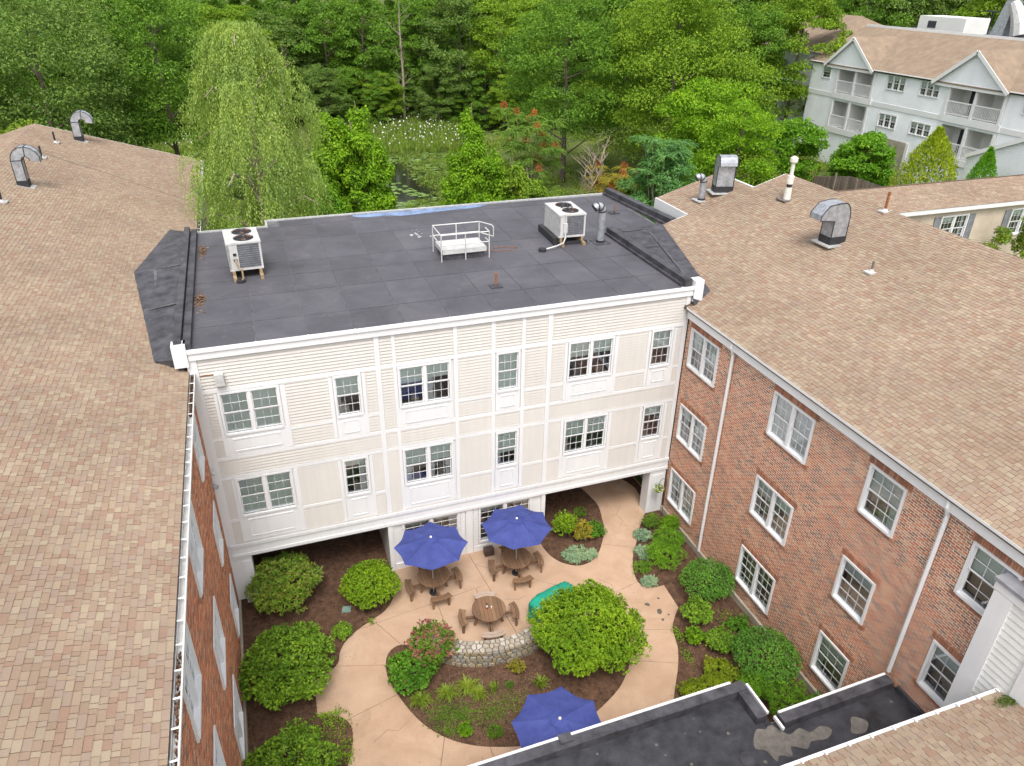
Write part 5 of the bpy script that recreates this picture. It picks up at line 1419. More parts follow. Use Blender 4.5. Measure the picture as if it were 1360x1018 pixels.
# strap leaved clumps
def straps(x, y, r, n, mat, label, name='daylily', h=.32, wd=.022):
    t = thing(name, label, 'plant', (x, y, G + .02), 0, None)
    Vs_, Fs_ = [], []
    for k in range(n):
        a = random.uniform(0, 2 * pi); R_ = r * random.uniform(.5, 1.15); hh = h * random.uniform(.6, 1.2); sx, sy = -sin(a) * wd / 2, cos(a) * wd / 2
        c0x, c0y = random.gauss(0, .05), random.gauss(0, .05); pb = len(Vs_)
        for q, (u, z) in enumerate(((0, 0), (.35, .8), (.7, 1.0), (1., .62))):
            ww = (1, 1, .8, .1)[q]; px_, py_ = c0x + cos(a) * R_ * u, c0y + sin(a) * R_ * u
            Vs_ += [(px_ + sx * ww, py_ + sy * ww, z * hh), (px_ - sx * ww, py_ - sy * ww, z * hh)]
        for q in range(3): Fs_.append((pb + 2 * q, pb + 2 * q + 1, pb + 2 * q + 3, pb + 2 * q + 2))
    put('leaf_blades', mesh_np('leaf_blades', np.array(Vs_), np.array(Fs_), M[mat]), t)
    return t
straps(5.32, -6.42, .42, 120, 'lf_day', 'arching daylily clump at the left edge of the island bed')
straps(6.20, -6.45, .42, 130, 'lf_day', 'arching daylily clump, second from the left in the island bed')
straps(6.90, -6.40, .44, 130, 'lf_day', 'tallest daylily clump standing below the middle of the stone wall')
straps(7.20, -6.80, .34, 90, 'lf_day', 'daylily clump just in front of the tallest clump')
straps(7.70, -6.75, .22, 45, 'lf_day', 'small daylily tuft at the right of the row below the wall')
straps(9.25, -7.05, .30, 60, 'lf_day', 'sparse daylily tuft alone in the right half of the island bed')
shrub(8.68, -6.25, .22, .5, 'lf_yellow', 'small plant with golden orange leaves in front of the stone wall', 'plant', tips=60, per=7, L=.08, Wd=.04, lump=.3)
shrub(6.38, -7.92, .18, .28, 'lf_vine', 'small leafy plant at the lower left of the island bed', 'plant', tips=40, per=7, L=.11, Wd=.06)
shrub(7.25, -8.25, .20, .25, 'lf_weed', 'small grassy plant at the front edge of the island bed', 'plant', tips=40, per=7, L=.12, Wd=.03)
shrub(8.25, -6.72, .13, .16, 'lf_weed', 'tiny green tuft between the daylilies and the golden plant', 'plant', tips=24, per=6, L=.07, Wd=.03)
# ground cover in the island and weeds along edges
def cover(name, centres, mat, label, n, L, Wd, zz=.03):
    P = []
    for (x, y, rx, ry, w) in centres:
        m_ = int(n * w); P.append(np.stack([RNG.normal(x, rx, m_), RNG.normal(y, ry, m_), G + zz + RNG.uniform(0, .08, m_)], 1))
    P = np.concatenate(P); m_ = len(P); A = rdir(m_, 0); N = rdir(m_, .2) + np.array([0, 0, 1.])
    s = RNG.uniform(.6, 1.2, m_); Vv, Ff = leaf_quads(P, A, N, L * s, Wd * s, .15)
    put(name, mesh_np(name, Vv, Ff, M[mat]), kind='stuff', label=label, category='ground cover')
cover('ground_cover', [(6.1, -7.1, .30, .22, 1), (6.5, -7.35, .22, .18, .6), (7.4, -7.5, .35, .25, .8), (5.7, -7.1, .2, .3, .4), (8.2, -7.3, .3, .3, .4), (5.9, -7.7, .15, .12, .3)], 'lf_weed', 'patchy low green ground cover across the front of the island bed', 520, .07, .04)
cover('bed_weeds', [(2.6, -6.3, .2, .3, .2), (2.0, -6.5, .3, .3, .2), (2.8, -7.4, .1, .3, .15), (14.75, -6.6, .08, .2, .12), (14.55, -7.6, .08, .25, .1), (16.9, -6.6, .25, .3, .15), (13.4, -9.3, .1, .2, .2), (4.4, -2.45, .06, .06, .05), (2.4, -5.9, .3, .05, .15)], 'lf_vine', 'scattered green weeds sprouting in the mulch of the side beds', 900, .08, .045)

# ================================================================== TREES
def limbs(b, H, r0, n, spread, zb, lean=(0, 0)):
    pts = []; rad = []
    for k in range(7):
        t_ = k / 6; pts.append((lean[0] * t_ + random.uniform(-.12, .12) * k * .3, lean[1] * t_ + random.uniform(-.12, .12) * k * .3, H * .92 * t_)); rad.append(r0 * (1 - .88 * t_))
    b.tube(pts, rad, 7)
    for k in range(n):
        z = zb + (H * .85 - zb) * (k + .5) / n; a = k * 2.4 + random.uniform(-.3, .3); t_ = z / (H * .92); q = spread * (1 - t_ * .55) * random.uniform(.6, .95)
        cx, cy = lean[0] * t_, lean[1] * t_
        b.tube([(cx, cy, z - .3), (cx + q * .5 * cos(a), cy + q * .5 * sin(a), z + q * .15), (cx + q * cos(a), cy + q * sin(a), z + q * .40)], [r0 * .38, r0 * .2, r0 * .05], 5)
    return b
def crown_pts(nc, R, H, zb, pw=.5, top=1.):
    out = []; rad = []
    ph = RNG.uniform(0, 6.28, 4)
    for k in range(nc):
        d = rdir(1, -.75)[0]; q = RNG.uniform(.55, 1.0) ** .6
        az = math.atan2(d[1], d[0]); lump = 1 + .18 * sin(2 * az + ph[0]) + .12 * sin(5 * az + ph[1]) + .10 * sin(4 * d[2] + ph[2])
        zc = (zb + H) / 2; hz = (H - zb) / 2
        out.append((d[0] * R * q * lump, d[1] * R * q * lump, zc + d[2] * hz * q)); rad.append(RNG.uniform(.15, .31) * R)
    return np.array(out), np.array(rad)
PROTO = []
specs = [(5.6, 18, -1.0, 'lf_forest'), (5.0, 17, -.5, 'lf_forest2'), (6.0, 18.5, -1.5, 'lf_forest3'), (5.4, 16.5, -1.5, 'lf_forest'), (4.8, 18, .5, 'lf_forest3'), (5.8, 17.5, -1, 'lf_forest2'), (4.4, 18.8, -.5, 'lf_forest')]
for (R, H, zb, mt) in specs:
    C_, r_ = crown_pts(100, R, H, zb)
    Vv, Ff = clump_leaves(C_, r_, 270, .33, .20, .55, -.15, .3)
    tb = limbs(MB(), H, .26, 9, R * .8, 3)
    PROTO.append((mesh_np('crown', Vv, Ff, M[mt]), tb.mesh('trunk', M['bark']), H))
def forest_tree(x, y, k, sc, label, group='trees of the surrounding woodland', rot=None):
    cm, tm, H = PROTO[k % len(PROTO)]
    t = thing('woodland_tree', label, 'tree', (x, y, float(terr(x, y)) - .1), rot if rot is not None else random.uniform(0, 6.28), group)
    t.scale = (sc, sc, sc * random.uniform(.95, 1.05))
    put('trunk', tm, t); put('crown', cm, t)
row1 = [(-34, 58), (-27, 66), (-22, 75), (-18, 84), (-13, 95), (-7, 100), (-1, 103), (5, 104), (11, 103), (17, 104), (22.5, 102.5), (31, 100), (36, 96), (41, 92), (45, 87), (50, 82), (54, 76), (57, 70)]
for i, (x, y) in enumerate(row1):
    w = ('leftmost', 'second', 'third', 'fourth', 'fifth', 'sixth', 'seventh', 'eighth', 'ninth', 'tenth', 'eleventh', 'twelfth', 'thirteenth', 'fourteenth', 'fifteenth', 'sixteenth', 'seventeenth', 'eighteenth')[i]
    forest_tree(x, y, i * 3 + 1, random.uniform(.92, 1.06), 'woodland tree on the far pond bank, %s%s in the front row' % (w, '' if i == 0 else ' from the left'), 'trees along the far bank of the pond')
for i in range(34):
    k_ = i / 33; x = -16 + 74 * k_ + random.uniform(-1, 1); y = 96 + 3 * sin(i * 1.7) - (k_ > .62) * (k_ - .62) * 58 - (k_ < .1) * (.1 - k_) * 60
    forest_tree(x, y, i * 5 + 2, random.uniform(.34, .55), 'young leafy tree filling the gap below the tall crowns at the wood edge', 'young trees along the wood edge')
cnt = 0
for ring, (dr, n, off) in enumerate(((9, 19, 0), (19, 20, .5), (31, 21, .2), (46, 22, .7))):
    for i in range(n):
        a = radians(152) - (i + off) / n * radians(132)
        R0 = 58 + dr; x = 12 + R0 * 1.15 * cos(a) + random.uniform(-2, 2); y = 52 + R0 * .95 * sin(a) + random.uniform(-2, 2)
        if x > 54 and y < 66: continue
        forest_tree(x, y, random.randrange(7), random.uniform(.95, 1.15), 'tall green tree in the depth of the woodland behind the pond', 'trees in the depth of the woodland')
for i in range(46):
    x = 84 + (i % 8) * 8 + random.uniform(-2, 2); y = 4 + (i // 8) * 19 + random.uniform(-5, 5) + (i % 3) * 4
    forest_tree(x, y, random.randrange(7), random.uniform(1.0, 1.2), 'tall green tree in the woodland behind the pale blue apartment building', 'trees behind the apartment building')
# left cluster, nearer
def big_tree(x, y, R, H, zb, mt, label, nc=150, per=230, L=.26, Wd=.15, name='broadleaf_tree', flat=.6, zmin=-.3, rf=1.):
    C_, r_ = crown_pts(nc, R, H, zb); r_ = r_ * rf
    Vv, Ff = clump_leaves(C_, r_, per, L, Wd, flat, zmin, .3)
    t = thing(name, label, 'tree', (x, y, float(terr(x, y)) - .05))
    limbs(MB(), H, .05 * R, 9, R * .8, max(1., zb)).obj('trunk', M['bark'], t, local=True)
    put('crown', mesh_np('crown', Vv, Ff, M[mt]), t)
    return t
big_tree(-13, 56, 8.0, 19.5, 3, 'lf_forest3', 'broad dark oak crown behind the far exhaust duct on the left', 190, 240, name='oak_tree')
big_tree(-27, 47, 7.5, 17, 2, 'lf_forest2', 'bright green tree at the left edge behind the left roof', 160)
big_tree(-3.5, 60, 6.0, 19.5, 3, 'lf_forest', 'dark green tree directly left of the weeping birch', 150)
big_tree(-20, 40, 4.6, 9, .5, 'lf_vine', 'low bright vine covered tree at the far left behind the ridge', 110, L=.24)
big_tree(-14, 44, 4.4, 10.5, .5, 'lf_under', 'low leafy thicket tree behind the left ridge', 100)
# right cluster
big_tree(45.5, 49.5, 8.0, 19.5, .5, 'lf_forest2', 'very large spreading tree left of the pale blue apartment building', 220, 260, name='maple_tree')
big_tree(36.5, 56, 7.0, 20, 2.5, 'lf_forest', 'tall dark tree behind the red plumed sumac', 170, 240)
big_tree(55, 51, 4.6, 15.5, .5, 'lf_forest', 'tree touching the first gable of the apartment building', 120)
big_tree(42, 36, 4.8, 13.5, .5, 'lf_vine', 'bright yellow green tree in front of the very large spreading tree', 140, 220)
big_tree(38.6, 27, 3.2, 13.2, 1.0, 'lf_vine', 'light green tree rising behind the tall exhaust hood', 120, 200, .2, .12)
big_tree(49.0, 35.5, 3.4, 8.5, -.5, 'lf_fern', 'dense bright green thicket left of the wooden fence', 90, 200)
big_tree(44.5, 34, 3.2, 7.0, -.8, 'lf_under', 'low thicket behind the peak of the right roof', 90, 200)
big_tree(54.5, 30.5, 2.6, 5.6, -.5, 'lf_fern', 'fern like bright thicket against the concrete base of the apartment building', 90, 200)
big_tree(30.4, 24, 2.5, 11.2, 2, 'lf_blue', 'blue green feathery tree beside the elbow vent on the right roof', 70, 200, .26, .07, 'feathery_tree')
big_tree(33.5, 27.5, 2.6, 9.2, 1, 'lf_fern', 'leafy green tree between the blue green tree and the exhaust hood', 80, 200, .2, .1)
big_tree(60.6, 49.6, 4.6, 16.5, 1, 'lf_forest2', 'green tree against the left end wall of the apartment building', 150)
# weeping birch
t = thing('weeping_birch', 'tall weeping birch with hanging yellow green foliage behind the flat roof', 'tree', (3.1, 18.0, -.3))
nb_ = 150; ns = 2700; ca = RNG.uniform(0, 2 * pi, nb_); cz = 5.8 + 12.9 * RNG.uniform(0, 1, nb_) ** .85; cq = RNG.uniform(.2, 1.12, nb_); cz[:14] = RNG.uniform(16.5, 18.8, 14); cq[:14] = RNG.uniform(.02, .5, 14)
ci = np.repeat(np.arange(nb_), 18); aa = ca[ci] + RNG.normal(0, .11, ns); zs = np.clip(cz[ci] + RNG.normal(0, .32, ns), 5.2, 18.8)
env = np.interp(zs, [5, 8, 12, 15, 16.8, 18, 18.9], [2.2, 2.45, 2.6, 2.5, 2.1, 1.5, .7])
rr = env * np.sqrt(cq[ci]) * RNG.uniform(.86, 1.06, ns) * (1 + .16 * np.sin(3 * aa + zs * 1.3) + .10 * np.sin(5 * aa - zs * 2.1))
start = np.stack([rr * np.cos(aa), rr * np.sin(aa), zs], 1)
ln = RNG.uniform(1.0, 3.2, ns) * np.clip((zs - 1) / 9, .4, 1); pern = 34
u = np.tile(np.linspace(0, 1, pern), ns); S_ = np.repeat(start, pern, 0); Lr = np.repeat(ln, pern)
outd = np.repeat(np.stack([np.cos(aa), np.sin(aa), np.zeros(ns)], 1), pern, 0)
sway = np.repeat(RNG.normal(0, .22, (ns, 3)), pern, 0)
P = S_ + outd * (np.sqrt(u) * .75)[:, None] + sway * u[:, None] + np.stack([0 * u, 0 * u, .35 * np.sin(u * 2.5) - Lr * u ** 1.2], 1) + RNG.normal(0, .05, (len(u), 3))
n_ = len(P); A = nrm(np.array([0, 0, -1.1]) + rdir(n_) * .8); N = nrm(outd + rdir(n_) * .7 + np.array([0, 0, .3])); s_ = RNG.uniform(.7, 1.3, n_)
Vv, Ff = leaf_quads(P, A, N, .125 * s_, .055 * s_, .1)
put('crown', mesh_np('crown', Vv, Ff, M['lf_birch']), t)
b = limbs(MB(), 18.2, .24, 5, 2.0, 5); b.obj('trunk', M['bark_pale'], t, local=True)
for k in range(16):
    a = k * 2.4; z = 6 + k * .75; q = 3.1 * (1 - max(0, z - 11) / 12)
    b = MB(); b.tube([(0, 0, z - .6), (q * .4 * cos(a), q * .4 * sin(a), z + .5), (q * .8 * cos(a), q * .8 * sin(a), z + 1.1), (q * 1.05 * cos(a), q * 1.05 * sin(a), z + .7)], [.09, .065, .045, .02], 6); b.obj('limb', M['bark_pale'], t, local=True)
# vine columns
def vine_tree(x, y, R, H, label, lobes, mat='lf_vine', n=150, per=190):
    t = thing('vine_covered_tree', label, 'tree', (x, y, -.3))
    C_, r_ = [], []
    for k in range(n):
        lx, ly, lh, lr = lobes[k % len(lobes)]
        z = random.uniform(0, 1) ** .9 * lh; w = lr * (1.0 - .55 * max(0, (z / lh - .55)) / .45) * (.85 + .15 * sin(z * 2)); a = random.uniform(0, 6.28); q = random.uniform(.35, .9)
        C_.append((lx + w * q * cos(a), ly + w * q * sin(a), z)); r_.append(random.uniform(.28, .6))
    Vv, Ff = clump_leaves(np.array(C_), np.array(r_), per, .19, .13, 1.15, -.7, .9)
    put('crown', mesh_np('crown', Vv, Ff, M[mat]), t)
    limbs(MB(), H * .98, .16, 4, R * .5, H * .5).obj('trunk', M['bark_pale'], t, local=True)
    b = MB()
    for k in range(4): lx, ly, lh, lr = lobes[k % len(lobes)]; b.tube([(lx, ly, lh * .6), (lx + .1, ly, lh * .95), (lx + random.uniform(-.3, .3), ly, lh + .7)], [.07, .04, .012], 5)
    b.obj('bare_twig', M['bark_pale'], t, local=True)
vine_tree(9.3, 28, 2.4, 13.4, 'bright green vine covered tree just right of the weeping birch', [(-1.3, 0, 12.6, 1.9), (.6, .2, 13.0, 1.9), (0, -.6, 12, 2.6), (1.3, -.4, 11.3, 1.9), (-1.0, -.3, 11.6, 2.2)], n=420)
vine_tree(17.6, 28, 2.6, 12.6, 'bright green vine covered tree in the middle left of the sumac', [(-.2, 0, 12.6, 1.6), (-.6, -.3, 11.0, 2.2), (.9, -.4, 9.8, 2.3), (0, -.5, 9.6, 2.8), (-1.6, 0, 8.0, 2.0)], n=380)
vine_tree(20.4, 27, 2.2, 8.0, 'lower vine mound at the back edge of the flat roof', [(-.3, 0, 9.0, 2.2), (.9, 0, 8.3, 2.2)], 'lf_forest2', n=170)
vine_tree(6.5, 25.5, 2.2, 8.8, 'rounded green bush between the birch and the first vine covered tree', [(0, 0, 9.2, 2.0), (.4, .2, 8.4, 2.2)], 'lf_fern', n=150)
vine_tree(13.6, 27, 2.6, 6.6, 'low green mound between the two vine covered trees', [(0, 0, 6.4, 1.8), (1.2, .2, 5.6, 1.8), (-1.4, 0, 5.9, 1.6)], 'lf_under', n=80)
# sumac with red plumes
def sumac(x, y, H, R, label, red=True, mat='lf_sumac', name='sumac_tree'):
    t = thing(name, label, 'tree', (x, y, float(terr(x, y)) - .1))
    b = MB(); tips = []
    for k in range(9):
        a = k * 2.4; q = R * random.uniform(.5, 1); hh = H * random.uniform(.72, 1)
        p = (q * cos(a), q * sin(a), hh); b.tube([(0, 0, .0), (q * .25 * cos(a), q * .25 * sin(a), H * .4), (q * .65 * cos(a), q * .65 * sin(a), hh * .8), p], [.06, .045, .03, .015], 5); tips.append(p)
    for k in range(34): a = random.uniform(0, 6.28); q = R * random.uniform(.2, 1.1); tips.append((q * cos(a), q * sin(a), H * random.uniform(.5, .95)))
    b.obj('trunk', M['bark_pale'], t, local=True)
    Ps, As, Ns = [], [], []
    for p in tips:
        for f in range(13):
            a = random.uniform(0, 6.28); d = Vector((cos(a), sin(a), random.uniform(-.1, .35))).normalized(); s = d.cross(Vector((0, 0, 1))).normalized()
            for q in range(11):
                u_ = .15 + .85 * q / 10; base_ = Vector(p) + d * (u_ * .95) + Vector((0, 0, -.35 * u_ * u_))
                for sg in (-1, 1): Ps.append(base_); As.append(s * sg + d * .4 - Vector((0, 0, .25))); Ns.append((random.gauss(0, .2), random.gauss(0, .2), 1))
    Vv, Ff = leaf_quads(np.array(Ps), np.array(As), np.array(Ns), .22, .065, .1)
    put('crown', mesh_np('crown', Vv, Ff, M[mat]), t)
    if red:
        C_ = np.array([(p[0], p[1], p[2] + .15) for p in tips[:14]]); Vv, Ff = clump_leaves(C_, np.full(len(C_), .26), 90, .14, .07, 1.3, -.6); put('red_plumes', mesh_np('red_plumes', Vv, Ff, M['lf_red']), t)
sumac(23.7, 33.5, 12.0, 2.2, 'open branched sumac with orange red plumes behind the flat roof')
sumac(30.0, 31, 7.6, 2.3, 'low sumac with yellow orange leaves behind the air conditioner', True, 'lf_yellow')
sumac(32.5, 30, 7.2, 1.6, 'green and yellow sumac right of the yellow orange one', False)
sumac(30.6, 24.6, 11.3, 1.9, 'feathery blue green sumac beside the rear exhaust hood', False, 'lf_blue')
def bare(x, y, H, label, n=10, spread=.25, name='bare_tree', r0=.12):
    t = thing(name, label, 'tree', (x, y, float(terr(x, y)) - .1)); b = MB()
    b.tube([(0, 0, 0), (.1, 0, H * .4), (-.05, .1, H * .8), (.05, 0, H)], [r0, r0 * .8, r0 * .45, .02], 6); b.obj('trunk', M['bark_pale'], t, local=True)
    for k in range(n):
        b = MB(); z = H * random.uniform(.3, .95); a = random.uniform(0, 6.28); q = H * spread * random.uniform(.4, 1)
        p1 = Vector((q * .5 * cos(a), q * .5 * sin(a), z + q * .5)); p2 = Vector((q * cos(a), q * sin(a), z + q * .9))
        b.tube([(0, 0, z), p1, p2], [.04, .03, .01], 4)
        for j in range(3): b.tube([p1, p1 + Vector((random.uniform(-.5, .5), random.uniform(-.5, .5), random.uniform(.3, 1.2)))], [.02, .008], 4)
        b.obj('branch', M['bark_pale'], t, local=True)
bare(27.0, 96.0, 17.5, 'tall bare dead tree trunk standing at the edge of the wood', 14, .12, r0=.22)
bare(9.0, 92.0, 11, 'smaller bare grey tree at the wood edge behind the first vine covered tree', 14, .2, r0=.14)
bare(28.0, 30.5, 9.0, 'bare brown branched shrub behind the right air conditioner', 26, .25, r0=.07)
bare(29.6, 32.5, 8.6, 'second bare brown shrub just right of the first', 22, .25, r0=.07)
bare(24.6, 34.2, 7, 'thin bare stem among the undergrowth near the sumac', 6, .2)

# undergrowth, marsh, lilies, reeds
def scatter(name, boxes, mat, label, rr, per, L, Wd, flat=.6, poly_out=None, cat='undergrowth'):
    C_ = []
    for (x0, x1, y0, y1, n) in boxes: C_.append(np.stack([RNG.uniform(x0, x1, n), RNG.uniform(y0, y1, n)], 1))
    C_ = np.concatenate(C_)
    if poly_out is not None: C_ = C_[~inpoly(C_, poly_out)]
    z = terr(C_[:, 0], C_[:, 1]) + .1
    C3 = np.concatenate([C_, z[:, None]], 1); r_ = RNG.uniform(rr[0], rr[1], len(C3))
    Vv, Ff = clump_leaves(C3, r_, per, L, Wd, flat, -.05, .1)
    put(name, mesh_np(name, Vv, Ff, M[mat]), kind='stuff', label=label, category=cat)
pp = [(p[0], p[1]) for p in pond_poly]
scatter('undergrowth', [(-20, 60, 34, 96, 900), (20, 50, 20, 52, 420), (36, 60, 22, 46, 200), (-12, 8, 33, 55, 120)], 'lf_under', 'tangled green undergrowth around the pond', (.5, 1.3), 60, .26, .13, .7, pp)
scatter('marsh_plants', [(-20, 4, 80, 93, 260), (22, 40, 34, 70, 300), (-14, 0, 60, 84, 160), (14, 30, 83, 92, 160), (4, 24, 72, 84, 240), (21, 27, 50, 72, 150), (-4, 6, 52, 80, 120), (6, 22, 47, 52, 90)], 'lf_marsh', 'brownish yellow marsh plants along the pond margin', (.3, .75), 70, .26, .06, .8, None)
# lily pads
Pads = []
pts = np.stack([RNG.uniform(-6, 28, 5200), RNG.uniform(48, 84, 5200)], 1); pts = pts[inpoly(pts, pp)]
fld = np.sin(pts[:, 0] * .55 + 1.2) * np.cos(pts[:, 1] * .38) + .6 * np.sin(pts[:, 0] * 1.3 + pts[:, 1] * .7)
edge = (pts[:, 1] > 70) | (pts[:, 1] < 53) | (pts[:, 0] > 24.5)
pts = pts[(fld > .25) | edge]
b_v, b_f = [], []
for k, (x, y) in enumerate(pts):
    r = random.uniform(.16, .36); n0 = len(b_v)
    b_v += [(x + r * cos(a), y + r * sin(a), -.225 + random.random() * .01) for a in (0, 1.05, 2.1, 3.14, 4.2, 5.2)]; b_f.append(tuple(range(n0, n0 + 6)))
put('lily_pads', mesh_np('lily_pads', np.array(b_v), np.array(b_f), M['lf_lily']), kind='stuff', label='pale green lily pads floating on the dark pond', category='lily pads')
# reeds and white flowers on the far bank
nrd = 12000; Pr = np.stack([RNG.uniform(12, 34, nrd), RNG.uniform(74, 96, nrd), np.full(nrd, -.3)], 1)
A = np.stack([RNG.normal(0, .18, nrd), RNG.normal(0, .18, nrd), np.ones(nrd)], 1); Vv, Ff = leaf_quads(Pr, A, rdir(nrd), RNG.uniform(.9, 1.7, nrd), .10, .1)
put('reeds', mesh_np('reeds', Vv, Ff, M['lf_marsh']), kind='stuff', label='tall green reeds on the far bank of the pond', category='reeds')
def blossoms(name, x0, x1, y0, y1, n, z0, z1, label):
    Pr = np.stack([RNG.uniform(x0, x1, n), RNG.uniform(y0, y1, n), RNG.uniform(z0, z1, n)], 1); Vv, Ff = leaf_quads(Pr, rdir(n, 0), rdir(n, .2), .24, .2, 0)
    put(name, mesh_np(name, Vv, Ff, M['petal']), kind='stuff', label=label, category='flowers')
blossoms('white_flowers', 15, 32, 74, 95, 420, .5, 1.5, 'small white flowers among the reeds on the far bank')
blossoms('white_flowers', -7, 1, 84, 92, 130, .4, 1.0, 'sparse white flowers in the marsh left of the birch')
blossoms('white_flowers', 24, 30, 36, 42, 160, .6, 1.4, 'white flowers in the undergrowth right of the sumac')

# ================================================================== APARTMENT BUILDING FAR RIGHT
ab = thing('apartment_building', 'pale blue clapboard apartment building with two gabled balcony bays far right', 'building', (60, 30, 3))
XF = 60.0; EZf = 13.1; ZB = 2.6
bays = [(22.9, 28.6), (37.0, 42.2)]
wins = [(33.4, 35.5, 11.70, 12.82), (29.55, 31.6, 11.70, 12.82), (33.4, 35.5, 8.42, 9.52), (29.4, 31.6, 8.42, 9.40), (19.6, 21.4, 11.7, 12.8), (43.2, 44.3, 11.7, 12.8)]
hF = [(a, b_, c, d) for a, b_, c, d in wins] + [(y0, y1, z0, z1) for y0, y1 in bays for z0, z1 in ((10.55, 12.75), (7.3, 9.75))]
b = MB()
for c in wall_cells(12, 46, ZB, EZf, hF): b.box(XF + .02, XF + .25, c[0], c[1], c[2], c[3])
b.box(XF + .25, 76, 45.8, 46, ZB, EZf); b.box(XF + .25, 76, 12, 12.2, ZB, EZf); b.obj('wall', M['siding_blue'], ab)
Vs, Fs = [], []
for r in range(int((EZf - ZB) / .15)):
    za = ZB + r * .15; zb = za + .15
    for s0, s1 in subtract(12, 46, [(h[0] - .05, h[1] + .05) for h in hF if zb > h[2] and za < h[3]]):
        q = len(Vs); Vs += [(XF + .02, s1, za), (XF + .02, s0, za), (XF - .02, s0, za), (XF - .02, s1, za), (XF, s0, zb), (XF, s1, zb)]; Fs += [(q, q + 1, q + 2, q + 3), (q + 3, q + 2, q + 4, q + 5)]
put('siding', mesh_np('siding', np.array(Vs) - np.array((60, 30, 3)), np.array(Fs), M['siding_blue']), ab, kind='stuff')
for a, b_, c, d in wins:
    window(ab, XF - .03, b_, c, -pi / 2, b_ - a, d - c, 3 if b_ - a > 1.3 else 1, [.4, .3, .5], case=.07, mull=.09, cols=2, rows=2)
def ap(name, boxes, mat='white', **kw): return bpart(ab, name, boxes, mat, **kw)
ap('belt_board', [(XF - .06, XF - .021, 12, 46, 10.0, 10.42)]); ap('eave_fascia', [(XF - .30, XF - .1, 30.0, 37.3, 12.95, 13.12), (XF - .30, XF - .1, 12, 22.8, 12.95, 13.12), (XF - .30, XF - .1, 43.8, 46.2, 12.95, 13.12)])
ap('concrete_base', [(XF - .09, XF - .022, 31.5, 36.9, ZB, 7.5)], 'concrete_wall'); ap('corner_board', [(XF - .12, XF - .022, 31.2, 31.5, ZB, 7.5)])
b = MB()
for k in range(16): b.box(XF - .16, XF - .10, 35.0, 36.6, 5.2 + k * .13, 5.28 + k * .13)
b.obj('louvre', M['white'], ab)
for y0, y1 in bays:
    for (zf, zt) in ((10.55, 12.75), (7.3, 9.75)):
        mid = (y0 + y1) / 2
        b = MB(); b.box(XF + 1.9, XF + 2.0, y0, y1, zf - .1, zt + .1); b.box(XF + .25, XF + 1.9, y0 - .1, y0 - .001, zf - .1, zt + .1); b.box(XF + .25, XF + 1.9, y1 + .001, y1 + .1, zf - .1, zt + .1); b.box(XF + .25, XF + 1.9, mid - .06, mid + .06, zf, zt); b.box(XF + .25, XF + 1.9, y0, y1, zt + .001, zt + .1); b.box(XF - .1, XF + 1.9, y0, y1, zf - .2, zf - .001)
        b.obj('balcony_recess', M['siding_white'], ab)
        for cy in (y0 + 1.2, y1 - 1.2):
            b = MB(); b.box(XF + 1.84, XF + 1.899, cy - .5, cy + .5, zf, zf + 2.0); dd = b.obj('balcony_door', M['dark'], ab)
            f = MB(); f.box(XF + 1.82, XF + 1.839, cy - .6, cy - .5, zf, zf + 2.1); f.box(XF + 1.82, XF + 1.839, cy + .5, cy + .6, zf, zf + 2.1); f.box(XF + 1.82, XF + 1.839, cy - .5, cy + .5, zf + 2.0, zf + 2.1); f.obj('door_frame', M['white'], dd)
        b = MB(); b.box(XF - .06, XF + .0, y0 + .1, y1 - .1, zf + 1.05, zf + 1.15); b.box(XF - .05, XF - .01, y0 + .1, y1 - .1, zf + .1, zf + .17)
        k = y0 + .2
        while k < y1 - .1: b.box(XF - .045, XF - .015, k, k + .04, zf + .17, zf + 1.05); k += .15
        rl = b.obj('balcony_railing', M['white'], ab)
        for py in (y0 + .02, mid - .12, y1 - .26):
            b = MB(); b.box(XF - .12, XF + .12, py, py + .24, zf, zt + .05); b.obj('balcony_post', M['white'], ab)
        b = MB(); b.box(XF - .14, XF + .01, y0 - .1, y1 + .1, zf - .55, zf - .005); b.obj('balcony_fascia', M['white'], ab)
b = MB(); b.box(XF + 1.2, XF + 1.5, 40.3, 40.6, 12.3, 12.6); b.obj('porch_lamp', M['lf_yellow'], ab)
# main roof + gables
sF = (16.25 - EZf) / 6.2
XR2, ZR2 = 66.2, 16.25
def quadobj(name, pts, mat, th=.1):
    q = MB(); n = len(pts); q.add([Vector(p) for p in pts] + [Vector(p) - Vector((0, 0, th)) for p in pts], [tuple(range(n)), tuple(range(2 * n - 1, n - 1, -1))] + [(k, n + k, n + (k + 1) % n, (k + 1) % n) for k in range(n)])
    return q.obj(name, mat, ab)
M['shingle_far'] = plain('far_shingles', (.255, .19, .135), .95, var=.12, scale=1.3, bmp=.4)
quadobj('roof', [(XF - .3, 11.5, EZf - .05), (XR2, 11.5, ZR2), (XR2, 46.4, ZR2), (XF - .3, 46.4, EZf - .05)], M['shingle_far'])
quadobj('roof_flat', [(XR2, 11.5, ZR2 - .15), (80, 11.5, ZR2 - .15), (80, 46.4, ZR2 - .15), (XR2, 46.4, ZR2 - .15)], M['membrane_flash'])
bpart(ab, 'ridge_trim', [(XR2 - .05, XR2 + .1, 12, 46.4, ZR2 - .05, ZR2 + .18)], 'white')
